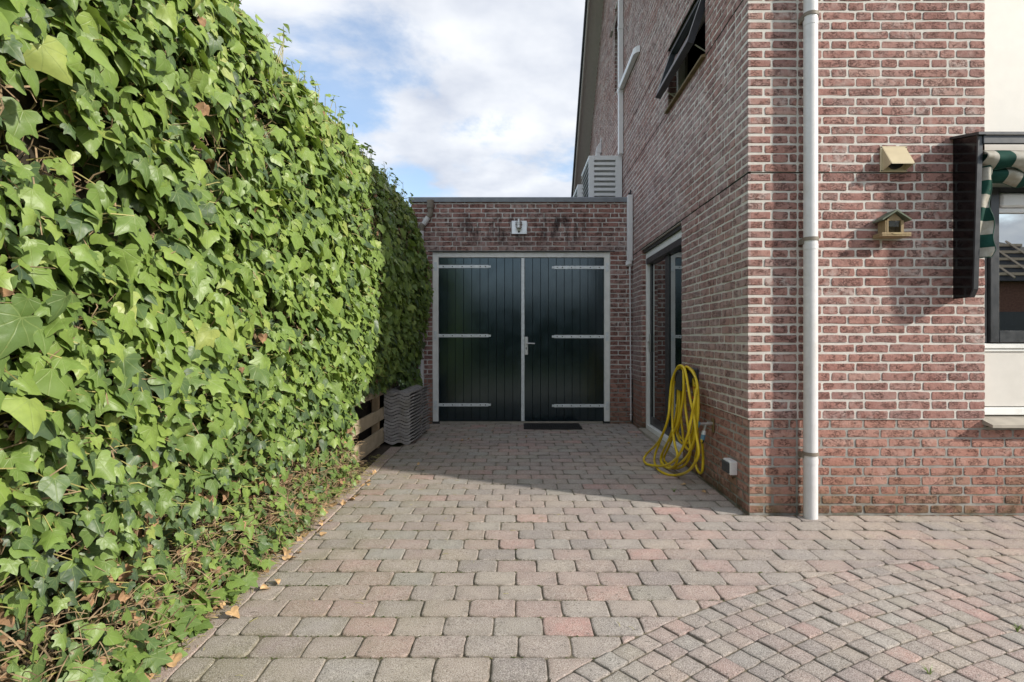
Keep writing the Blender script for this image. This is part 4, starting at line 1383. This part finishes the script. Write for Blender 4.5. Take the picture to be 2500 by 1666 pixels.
def garden_hose():
    t = thing('garden_hose', 'coiled yellow garden hose hanging on the side wall and trailing on paving', 'hose', (1.38, 4.95, 0))
    rr = random.Random(4)
    g0 = gz(4.9)
    # every strand as it hangs: (picture column, row) on a leaning plane from the saddle to its foot on the ground
    strands = [
        (1.48, 1.475, [(372, 235), (362, 190), (350, 152), (330, 150), (312, 200), (300, 380), (285, 450), (303, 490), (342, 490), (362, 450), (374, 350), (368, 230), (352, 160)]),
        (1.46, 1.455, [(334, 146), (306, 190), (304, 330), (290, 430), (282, 470), (302, 511), (340, 512), (366, 480), (380, 390), (383, 260), (372, 190), (350, 150)]),
        (1.45, 1.430, [(328, 142), (298, 190), (300, 360), (310, 450), (316, 500), (332, 540), (356, 545), (368, 500), (384, 400), (386, 290), (376, 190), (352, 148)]),
        (1.44, 1.330, [(325, 140), (290, 185), (284, 310), (268, 420), (236, 510), (204, 575), (206, 618), (236, 642), (278, 630), (334, 580), (366, 500), (386, 400), (388, 300), (380, 205), (352, 150)]),
        (1.42, 1.360, [(320, 136), (296, 190), (296, 320), (280, 430), (242, 530), (219, 588), (236, 625), (277, 640), (322, 620), (346, 560), (342, 450), (326, 330), (320, 205), (312, 150)]),
        (1.40, 1.300, [(300, 138), (272, 190), (262, 320), (262, 430), (272, 520), (287, 570), (276, 616), (246, 640), (216, 628), (203, 590), (226, 530), (262, 470), (290, 400), (312, 280), (316, 180), (308, 142)]),
        (1.39, 1.320, [(292, 142), (266, 200), (252, 300), (238, 400), (196, 510), (170, 592), (185, 642), (230, 668), (280, 673), (332, 656), (370, 615), (392, 560), (380, 470), (364, 380), (346, 280), (332, 190), (318, 138)]),
        (1.385, 1.215, [(290, 134), (260, 200), (247, 290), (243, 370), (225, 440), (188, 510), (140, 560), (118, 592), (128, 620), (160, 632), (212, 627), (262, 606), (300, 560), (340, 470), (356, 380), (372, 300)]),
        (1.46, 1.46, [(382, 230), (388, 330), (384, 430), (386, 540), (374, 600), (386, 648), (402, 662), (411, 640), (410, 580), (413, 510)]),
    ]
    pts = []
    for xs, bx, line in strands:
        for u, w in line:
            px, py = 1514 + u / 2.035, 830 + w / 2.035
            X = xs
            for _ in range(8):
                d = X * 1400 / (px - 1264); z = CAM_Z - (py - 826) * d / 1400
                X = bx + (xs - bx) * max(0, min(1, z / .92))
            X += rr.uniform(-.004, .004)
            if z < gz(d) + .011:                       # this stretch lies on the paving
                for _ in range(4): d = 1400 * (CAM_Z - gz(d) - .011) / (py - 826)
                X = (px - 1264) * d / 1400; z = gz(d) + .011 + rr.uniform(0, .014)
            pts.append((min(X, XW - .016), d, z))
    pts[-1] = (1.428, 4.446, .375); pts.append((1.4265, 4.445, .352))
    m = MB(); m.tube(catmull(pts, 7), .0108, 8); o = m.build('hose', M['hose'], t, True)
    # end piece
    m = MB(); m.cyl((1.486, 4.81, .79), (1.483, 4.805, .765), .0145, 12); smooth_by_angle(m.build('nozzle_collar', M['galv'], t))
    m = MB(); m.cyl((1.4832, 4.8052, .766), (1.482, 4.804, .735), .0165, 12); m.cyl((1.479, 4.800, .680), (1.478, 4.799, .655), .0150, 12); smooth_by_angle(m.build('nozzle_band', M['orange'], t))
    m = MB(); m.cyl((1.482, 4.804, .735), (1.479, 4.800, .680), .0150, 12); m.cyl((1.478, 4.799, .655), (1.476, 4.797, .60), .0140, 12, r1=.009); smooth_by_angle(m.build('nozzle_grip', M['rubber'], t))
garden_hose()

# ---- stacks of roof tiles
def roof_tiles():
    W, L = .325, .415
    n = 28
    prof = []
    for i in range(n + 1):
        u = i / n
        x = (u - .5) * W
        z = .0125 * math.cos(2 * math.pi * (u * 2.05 - .03)) + (.004 if u < .05 or u > .95 else 0)
        prof.append((x, z))
    tk = lambda x: .0145 if x < .12 else .0075
    up = [(x, z + .0145) for x, z in prof]; lo = [(x, z + .0145 - 2 * tk(x)) for x, z in prof]
    def tile_mesh(seed):
        m = MB(); rr = random.Random(seed)
        cut = L / 2 - rr.uniform(0, .006)
        N = n + 1
        V = []
        for y in (-cut, L / 2):
            V += [(x, y, z) for x, z in up] + [(x, y, z) for x, z in lo]
        F = []
        for i in range(n):
            F.append((i, i + 1, 2 * N + i + 1, 2 * N + i)); F.append((N + i, 3 * N + i, 3 * N + i + 1, N + i + 1))
            F.append((i, N + i, N + i + 1, i + 1)); F.append((2 * N + i, 2 * N + i + 1, 3 * N + i + 1, 3 * N + i))
        F.append((0, 2 * N, 3 * N, N)); F.append((N - 1, 2 * N - 1, 4 * N - 1, 3 * N - 1))
        m.add(V, F, rr.random())
        o = m.build('roof_tile', M['tile'], None, False, origin=(0, 0, 0))
        return o
    protos = [tile_mesh(s) for s in (1, 2, 3)]
    used = [False] * 3
    words = ['lowest', 'second', 'third', 'fourth', 'fifth', 'sixth', 'seventh', 'eighth', 'ninth', 'tenth', 'eleventh', 'twelfth', 'thirteenth', 'fourteenth', 'fifteenth', 'top']
    rr = random.Random(9)
    for st, (cx, cy, rot) in enumerate(((-1.262, 6.345, math.radians(-3)), (-1.250, 6.79, math.radians(-5)))):
        for i in range(16):
            p = rr.randrange(3)
            if used[p]: o = protos[p].copy(); COL.objects.link(o)
            else: o = protos[p]; used[p] = True
            o.location = (cx + rr.uniform(-.006, .006), cy + rr.uniform(-.008, .008), gz(cy) + .024 + i * .0345)
            o.rotation_euler = (rr.uniform(-.008, .008), 0, rot + rr.uniform(-.012, .012))
            wd = words[i]
            pos = wd if i in (0, 15) else wd + ' up'
            meta(o, 'grey wavy roof tile, %s, in the %s stack by the fence' % (pos, ('front', 'rear')[st]), 'roof tile', 'roof tiles stacked by the fence', 'thing')
    # any prototype that was never drawn would sit at the origin
    for u, p in zip(used, protos):
        if not u: bpy.data.objects.remove(p)
roof_tiles()

# ---- low board fence below the ivy
def fence():
    t = thing('board_fence', 'low weathered board fence under the ivy by the tile stacks', 'fence', (-1.46, 6, 0))
    for z0, z1, tw in ((.045, .205, 0), (.300, .425, .004), (.560, .680, -.004)):
        m = MB(); m.box(-1.462 + tw, -1.440 + tw, 5.02, 6.98, z0, z1, .004); m.build('board', M['fence'], t)
    for y in (5.08, 6.05, 6.95):
        m = MB(); m.box(-1.535, -1.464, y - .035, y + .035, -.05, .74, .004); m.build('post', M['post'], t)
fence()

# ------------------------------------------------------------------ ivy hedge
def fbm(x, y, z=0.0):
    return mnoise.noise((x, y, z)) + .5 * mnoise.noise((x * 2.1, y * 2.1, z + 7.3))

def hedge_face(y, z):
    """x of the leafy face"""
    zt = 2.93
    x = -1.375 + .03 * fbm(y * 1.1, z * 1.1) + .022 * fbm(y * 3.3, z * 3.3, 4)
    x += .030 * math.exp(-((z - 1.3) / .9) ** 2)
    if y > 3.0:
        s = min(1, (y - 3.0) / 2.0); s = s * s * (3 - 2 * s)
        x += .15 * s * math.exp(-((z - 1.75) / .80) ** 2)
    if y > 5.8:
        s = min(1, (y - 5.8) / 1.2)
        x += .09 * s * math.exp(-((z - 1.95) / .55) ** 2)
    if z > zt - .28:
        q = (z - (zt - .28)) / .28
        x -= .17 * q * q
    if z < .35 and y < 4.9:
        x += .06 * (1 - z / .35)
    if z < .9 and y > 4.6:
        x -= .10 * (1 - max(z, .5) / .9) / .45 * min(1, (y - 4.6) / .5)
    return x

def leaf_templates():
    def mk(right):
        left = [(-x * .96, y + .01) for x, y in right[::-1] if x != 0]
        return np.array([(0, 0)] + [p for p in right] + left)
    # leaf base at origin, tip towards +y
    a = mk([(.14, -.13), (.30, -.17), (.45, -.10), (.50, .03), (.38, .15), (.40, .26), (.53, .42), (.52, .50), (.34, .50), (.22, .60), (.13, .80), (0, 1.0)])
    b = mk([(.18, -.12), (.36, -.10), (.47, .04), (.52, .22), (.51, .34), (.38, .42), (.27, .56), (.15, .80), (0, .98)])
    c = mk([(.20, -.13), (.38, -.09), (.48, .06), (.47, .24), (.38, .46), (.22, .74), (.08, .93), (0, .98)])
    d = mk([(.12, -.10), (.30, -.14), (.44, .00), (.36, .14), (.46, .34), (.40, .44), (.24, .48), (.19, .66), (.10, .88), (0, 1.05)])
    return [a, b, c, d]

def leaf_piece(tpl, P, nrm, tip, size, fold, curl, twist, fine=False):
    """one ivy leaf, cupped along its mid-rib; near leaves get an inner ring so the blade can curve"""
    nrm = nrm / np.linalg.norm(nrm)
    tip = tip - nrm * np.dot(tip, nrm); tip = tip / max(np.linalg.norm(tip), 1e-6)
    sx = np.cross(tip, nrm)
    n = len(tpl); mid = np.array([0, .36])
    pts = np.concatenate([tpl, mid + (tpl - mid) * .55, [mid]]) if fine else np.concatenate([tpl, [mid]])
    ph = (P[1] * 37 + P[2] * 53) % 6.28
    h = -fold * np.abs(pts[:, 0]) ** 1.5 * 1.3 - curl * (pts[:, 1] - .3) ** 2 * np.sign(pts[:, 1] - .3) + twist * pts[:, 0] * pts[:, 1] + .035 * np.sin(pts[:, 0] * 9 + ph) * np.cos(pts[:, 1] * 8 + ph)
    V = P + size * (np.outer(pts[:, 0], sx) + np.outer(pts[:, 1] - .28, tip) + np.outer(h, nrm))
    F = []
    c = len(pts) - 1
    o = n if fine else 0
    for i in range(n):
        j = (i + 1) % n
        if fine: F.append((i, j, n + j, n + i))
        F.append((c, o + i, o + j))
    uv = np.column_stack([pts, np.zeros(len(pts))])
    return V, F, uv

def build_hedge():
    t = thing('ivy_hedge', 'tall ivy hedge with glossy green leaves along the drive', 'hedge', (-1.7, 3.7, 0))
    rr = random.Random(3)
    tpls = leaf_templates()
    # dark inner body
    m = MB()
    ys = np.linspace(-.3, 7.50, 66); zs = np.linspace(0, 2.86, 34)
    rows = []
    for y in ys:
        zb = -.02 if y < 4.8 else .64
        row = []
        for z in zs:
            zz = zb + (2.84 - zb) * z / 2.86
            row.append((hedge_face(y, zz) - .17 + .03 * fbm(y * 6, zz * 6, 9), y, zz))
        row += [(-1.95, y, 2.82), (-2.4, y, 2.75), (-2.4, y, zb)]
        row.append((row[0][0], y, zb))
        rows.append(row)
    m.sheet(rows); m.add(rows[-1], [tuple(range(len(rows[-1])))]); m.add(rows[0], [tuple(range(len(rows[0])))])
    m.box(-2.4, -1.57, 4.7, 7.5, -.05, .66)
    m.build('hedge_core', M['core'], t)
    pieces = []; dead = []
    twigs = MB(); pets = MB()
    up = np.array([0, 0, 1.])
    sunv = -np.array(SUN_L)
    def size_at(y, z):
        s = .084 + .024 * fbm(y * .9 + 3, z * .9 + 8)
        s *= .62 + .38 * min(1, max(0, (z - .25) / .7))
        if y > 4.6: s *= .88
        return max(.036, s)
    N = 0
    # sample the face; denser away from bare patches
    area_n = 26500
    for _ in range(area_n):
        y = .25 + (7.50 - .25) * rr.random() ** .92
        z = rr.uniform(-.0, 2.98)
        if y > 4.75 and z < .60 + .10 * rr.random(): continue
        bare = fbm(y * 1.7 + 20, z * 2.0 + 3) + (.35 if z < .45 and rr.random() < .5 else 0) + (.10 if z > 2.3 else 0)
        if bare > .40 and rr.random() < .80: continue
        depth = rr.random() ** 1.5                        # 0 at the outside
        sz = size_at(y, z) * (rr.uniform(.48, .85) if rr.random() < .55 else rr.uniform(.8, 1.2) if rr.random() < .8 else rr.uniform(1.2, 1.6))
        xf = hedge_face(y, z)
        x = xf + .050 * rr.random() - depth * .20
        out = np.array([1., -.10, .42 - .15 * depth])
        if z > 2.75: out = np.array([.7, -.1, .9])
        n = out + np.array([rr.gauss(0, .42), rr.gauss(0, .52), rr.gauss(0, .42)]) + .25 * sunv
        if n[0] < .1: n[0] = .1
        tip = np.array([.10 + rr.gauss(0, .30), rr.gauss(0, .55), -1.0])
        tp = rr.choice([0, 0, 1, 1, 2, 3])
        V, F, uv = leaf_piece(tpls[tp], np.array([x, y, z]), n, tip, sz, rr.uniform(.05, .60), rr.uniform(-.30, .60), rr.uniform(-.35, .35), y < 3.6 and depth < .7)
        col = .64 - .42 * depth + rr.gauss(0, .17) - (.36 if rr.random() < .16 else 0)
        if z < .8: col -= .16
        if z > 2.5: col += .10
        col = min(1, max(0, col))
        c = V.mean(0)
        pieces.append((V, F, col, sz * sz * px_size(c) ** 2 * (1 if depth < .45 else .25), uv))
        # petiole running back into the hedge
        if rr.random() < .5 and y < 6.5:
            p0 = V[0]; back = np.array([x - .09 - .05 * rr.random(), y + rr.uniform(-.09, .09), z + rr.uniform(-.03, .06)])
            mid = (p0 + back) / 2 + np.array([.01, 0, .015])
            pets.tube([p0, mid, back], [.0017, .0021, .0024], 3, False)
    # shoots standing off the top edge
    for _ in range(150):
        y = rr.uniform(.8, 7.4); z0 = 2.86; x0 = hedge_face(y, 2.80) + rr.uniform(-.20, .03)
        L = rr.uniform(.02, .12) * (1.5 if rr.random() < .12 else 1)
        top = np.array([x0 + rr.uniform(-.02, .07), y + rr.uniform(-.05, .05), z0 + L])
        pets.tube([(x0, y, z0 - .12), (x0 * .5 + top[0] * .5 + .01, y, z0 + L * .4), tuple(top)], [.0028, .0022, .0015], 4, False)
        for k in range(rr.randint(1, 3)):
            f = 1 - k * .35
            P = np.array([x0, y, z0]) * (1 - f) + top * f + np.array([rr.uniform(-.02, .03), rr.uniform(-.03, .03), 0])
            V, F, uv = leaf_piece(tpls[rr.choice([0, 1, 2])], P, np.array([.5 + rr.gauss(0, .4), rr.gauss(-.2, .4), .8]), np.array([.5 + rr.gauss(0, .4), rr.gauss(0, .6), -.4]), rr.uniform(.035, .065), rr.uniform(.1, .4), rr.uniform(-.2, .4), 0)
            pieces.append((V, F, min(1, max(0, .70 + rr.gauss(0, .14))), 1e-6, uv))
    # trailing ivy at the foot and the hanging curtain at the garage end
    for _ in range(620):
        y = rr.uniform(.9, 4.85); z = gz(y) + rr.uniform(.01, .16)
        x = -1.33 + rr.uniform(-.12, .085) * (1 - z * 1.5) - (.07 if y > 3.6 else 0)
        V, F, uv = leaf_piece(tpls[rr.choice([0, 0, 1])], np.array([x, y, z]), np.array([.45 + rr.gauss(0, .3), rr.gauss(-.15, .35), .8]), np.array([.8, rr.gauss(0, .7), -.3]), rr.uniform(.035, .085), rr.uniform(.05, .35), rr.uniform(-.2, .4), 0)
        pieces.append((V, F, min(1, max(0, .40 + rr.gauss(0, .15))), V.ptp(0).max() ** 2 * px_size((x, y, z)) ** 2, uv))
    for _ in range(260):
        y = rr.uniform(6.5, 7.5); z = rr.uniform(.52, 1.0)
        x = hedge_face(y, .9) + rr.uniform(-.06, .05)
        V, F, uv = leaf_piece(tpls[rr.choice([0, 1])], np.array([x, y, z]), np.array([.8, -.4 + rr.gauss(0, .4), .4]), np.array([.1, rr.gauss(0, .5), -1]), rr.uniform(.05, .08), .2, .2, 0)
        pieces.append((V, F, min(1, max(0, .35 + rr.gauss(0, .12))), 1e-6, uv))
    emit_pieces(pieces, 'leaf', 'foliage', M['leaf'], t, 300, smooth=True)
    pets.build('leaf_stalk', M['petiole'], t, kind='stuff')
    # woody twigs behind the leaves
    for _ in range(5200):
        y = rr.uniform(.4, 7.4); z = rr.uniform(0.02, 2.9)
        if y > 4.8 and z < .7: continue
        xf = hedge_face(y, z) - rr.uniform(.03, .17)
        L = rr.uniform(.05, .20)
        a = np.array([xf, y, z]); d = np.array([rr.gauss(.15, .3), rr.gauss(0, .8), rr.gauss(.1, .6)]); d = d / np.linalg.norm(d) * L
        b = a + d; b[0] = min(b[0], hedge_face(y, z) + .02)
        mid = (a + b) / 2 + np.array([rr.uniform(-.015, .015) for _ in range(3)])
        r = rr.uniform(.0012, .0034)
        twigs.tube([a, mid, b], [r, r, r * .7], 3, False)
    for _ in range(3000):
        y = rr.uniform(.8, 4.9); z = gz(y) + .35 * rr.random() ** 1.6
        a = np.array([hedge_face(y, z) - rr.uniform(-.03, .12), y, z]); L = rr.uniform(.03, .13)
        d = np.array([rr.gauss(.2, .5), rr.gauss(0, .8), rr.gauss(0, .35)]); d = d / np.linalg.norm(d) * L
        b = a + d; b[2] = max(b[2], gz(y) + .004); b[0] = min(b[0], -1.25)
        twigs.tube([a, (a + b) / 2 + np.array([0, 0, .006]), b], rr.uniform(.0012, .0026), 3, False)
    for _ in range(14):                                  # a few thick climbing stems
        y = rr.uniform(.9, 5.2); z = 0; pts = []
        x = hedge_face(y, .3) - .11
        while z < 2.6:
            pts.append((hedge_face(y, z) - .10 - .03 * rr.random(), y, z)); z += .22; y += rr.gauss(0, .07)
        twigs.tube(catmull(pts, 4), rr.uniform(.006, .011), 6, False)
    twigs.build('twig', M['twig'], t, kind='stuff')
    # withered leaves caught in the hedge
    dm = MB()
    for _ in range(1000):
        y = rr.uniform(.8, 7.2); z = rr.choice([rr.uniform(.01, .16), rr.uniform(.01, .40), rr.uniform(.01, .5), rr.uniform(.02, 2.8)])
        if y > 4.8 and z < .7: continue
        x = hedge_face(y, z) - rr.uniform(-.02, .14)
        V, F, uv = leaf_piece(tpls[rr.choice([0, 1, 2])], np.array([x, y, z]), np.array([rr.gauss(.8, .4), rr.gauss(0, .5), rr.gauss(.4, .4)]), np.array([rr.gauss(0, .5), rr.gauss(0, .5), -1]), rr.uniform(.028, .062), rr.uniform(.5, 1.1), rr.uniform(.3, 1.1), rr.uniform(-.5, .5))
        dm.add(V, F, rr.random())
    dm.build('withered_leaf', M['dead'], t, kind='stuff')
build_hedge()

# ---- litter on the soil strip and paving
def litter():
    rr = random.Random(17); tpls = leaf_templates()
    def dead_at(x, y, s):
        m = MB()
        V, F, uv = leaf_piece(tpls[rr.choice([0, 1, 2])], np.array([x, y, gz(y) + .012 + s * .12]), np.array([rr.gauss(0, .35), rr.gauss(-.2, .35), 1.]), np.array([rr.gauss(0, 1), rr.gauss(0, 1), 0.]), s, rr.uniform(-.8, -.3), rr.uniform(-1.2, .8), rr.uniform(-.5, .5))
        m.add(V, F, rr.random())
        o = m.build('fallen_leaf', M['dry'])
        zmin = (V[:, 2]).min()
        o.location.z -= zmin - (gz(y) + .004)
        return o
    for _ in range(38):
        y = rr.uniform(1.75, 4.9); x = rr.uniform(-1.34, -1.245) if rr.random() < .7 else rr.uniform(-1.26, -1.15)
        o = dead_at(x, y, rr.uniform(.025, .062))
        meta(o, 'curled brown fallen leaf on the kerb at the foot of the ivy', 'leaf', 'fallen leaves along the kerb')
    for x, y in ((-.62, 6.35), (-.55, 6.42), (-.48, 6.40), (-.30, 6.9), (.1, 6.6), (1.2, 6.2), (1.28, 5.7), (.95, 6.75), (1.31, 4.52), (1.40, 4.30), (-.9, 5.2), (.62, 6.95), (1.1, 6.95), (1.36, 6.6)):
        o = dead_at(x, y, rr.uniform(.022, .04))
        meta(o, 'small dry leaf lying on the shaded paving before the garage', 'leaf', 'dry leaves on the shaded paving')
    m = MB()
    for _ in range(1500):
        y = rr.uniform(1.2, 5.6); x = rr.gauss(-1.325, .055) if rr.random() < .75 else rr.uniform(-1.2, .6)
        if x > -1.2 and rr.random() < .80: continue
        a = rr.uniform(0, 6.28); L = rr.uniform(.012, .05); z = gz(y) + (.006 if x > -1.335 else .012)
        dx, dy = math.cos(a) * L, math.sin(a) * L
        m.tube([(x, y, z), (x + dx * .5 + .003, y + dy * .5, z + .003), (x + dx, y + dy, z)], .0011, 3, False)
    o = m.build('plant_litter', M['petiole'])
    meta(o, 'dry stalks and straw strewn along the kerb', 'litter', kind='stuff')
    # moss cushions and tiny weeds in the joints
    m = MB()
    H, row0 = .152, 2.4355
    for _ in range(3200):
        k = rr.randint(-7, 30); y = row0 + k * H + rr.gauss(0, .002); x = -1.2 + 2.7 * rr.random() ** 1.7
        if y < 1.3 or y > 7.4: continue
        if math.hypot(x - CX, y - CY) < CR: continue
        r = rr.uniform(.0015, .0042)
        z = gz(y) - .006
        n = 5
        V = [(x + r * 2.2 * math.cos(2 * math.pi * i / n), y + r * .8 * math.sin(2 * math.pi * i / n), z) for i in range(n)] + [(x, y, z + r * 1.6)]
        m.add(V, [(i, (i + 1) % n, n) for i in range(n)])
    o = m.build('joint_moss', M['moss'])
    meta(o, 'tufts of moss in the paving joints', 'moss', kind='stuff')
    for (x, y, s, lab) in ((1.18, 4.33, .05, 'small grass tuft in the paving joint near the yellow hose'), (1.45, 2.02, .04, 'tiny weed between the small round-field pavers'), (2.02, 2.32, .035, 'small weed tuft among the paving setts below the rain pipe')):
        m = MB()
        for _ in range(14):
            a = rr.uniform(0, 6.28); l = s * rr.uniform(.5, 1)
            m.tube([(x, y, gz(y) - .008), (x + math.cos(a) * l * .3, y + math.sin(a) * l * .3, gz(y) + l * .5), (x + math.cos(a) * l * .7, y + math.sin(a) * l * .7, gz(y) + l * .7)], [.0015, .0012, .0004], 3, False)
        o = m.build('weed_tuft', M['leaf']); meta(o, lab, 'weed', 'weeds in the paving')
litter()

# ------------------------------------------------------------------ what the panes and glossy doors reflect
def surroundings():
    t = thing('neighbour_house', 'brick house across the street with battened roof', 'house', (21, -18, 0))
    m = MB(); m.box(14, 28, -24, -17, -.2, 3.7); m.build('wall', M['neighbour_wall'], t)
    m = MB(); m.add([(13.6, -16.6, 3.6), (28.4, -16.6, 3.6), (28.4, -24.4, 3.6), (13.6, -24.4, 3.6), (17.4, -20.5, 6.6), (20.2, -20.5, 6.6)], [(0, 1, 5, 4), (1, 2, 5), (2, 3, 4, 5), (3, 0, 4), (3, 2, 1, 0)])
    rf = m.build('roof', M['roof'], t)
    for i in range(7):
        f = .08 + i * .13
        mm = MB(); y = -16.6 - 3.9 * f; z = 3.6 + 3.0 * f
        mm.box(13.7 + 3.8 * f, 28.3 - 8.2 * f, y - .04, y + .04, z + .02, z + .14); mm.build('batten', M['batten'], rf)
    for i in range(12):
        x = 16 + i * 1.0
        f = min(1, (28.4 - x) / 8.2)
        mm = MB(); mm.tube([(x, -16.55, 3.72), (x - .3 * f, -16.55 - 3.9 * f, 3.72 + 3.0 * f)], .05, 4); mm.build('batten', M['batten'], rf)
    for x in (17, 20.5, 24):
        mm = MB(); mm.box(x, x + 1.5, -17.02, -16.95, .9, 2.3); w = mm.build('window', M['dark_frame'], t)
    # unseen hedge added behind the viewer to darken the gloss of the garage doors
    t = thing('reflection_hedge', 'unseen dark green hedge added for the garage door reflections', 'hedge', (-2, -9, 0))
    m = MB(); rr = random.Random(8)
    rows = []
    for x in np.linspace(-9, 7, 50):
        rows.append([(x, -9.4 + .25 * fbm(x, a) + 1.1 * math.cos(a), max(-.1, 1.2 + (1.4 + .35 * fbm(x * .8, a + 5)) * math.sin(a))) for a in np.linspace(-1.2, math.pi + 1.2, 14)])
    m.sheet(rows); m.build('hedge_body', M['hedge_far'], t)
    m = MB()
    for _ in range(2600):
        x = rr.uniform(-9, 7); a = rr.uniform(-.6, 2.2)
        P = np.array([x, -9.4 + 1.25 * math.cos(a) + rr.uniform(-.1, .2), max(.05, 1.2 + 1.55 * math.sin(a) + rr.uniform(-.15, .25))])
        s = rr.uniform(.08, .2); d = np.array([[rr.gauss(0, s) for _ in range(3)] for _ in range(3)])
        m.add(P + d, [(0, 1, 2)], rr.random())
    m.build('foliage', M['hedge_far'], t, kind='stuff')
surroundings()
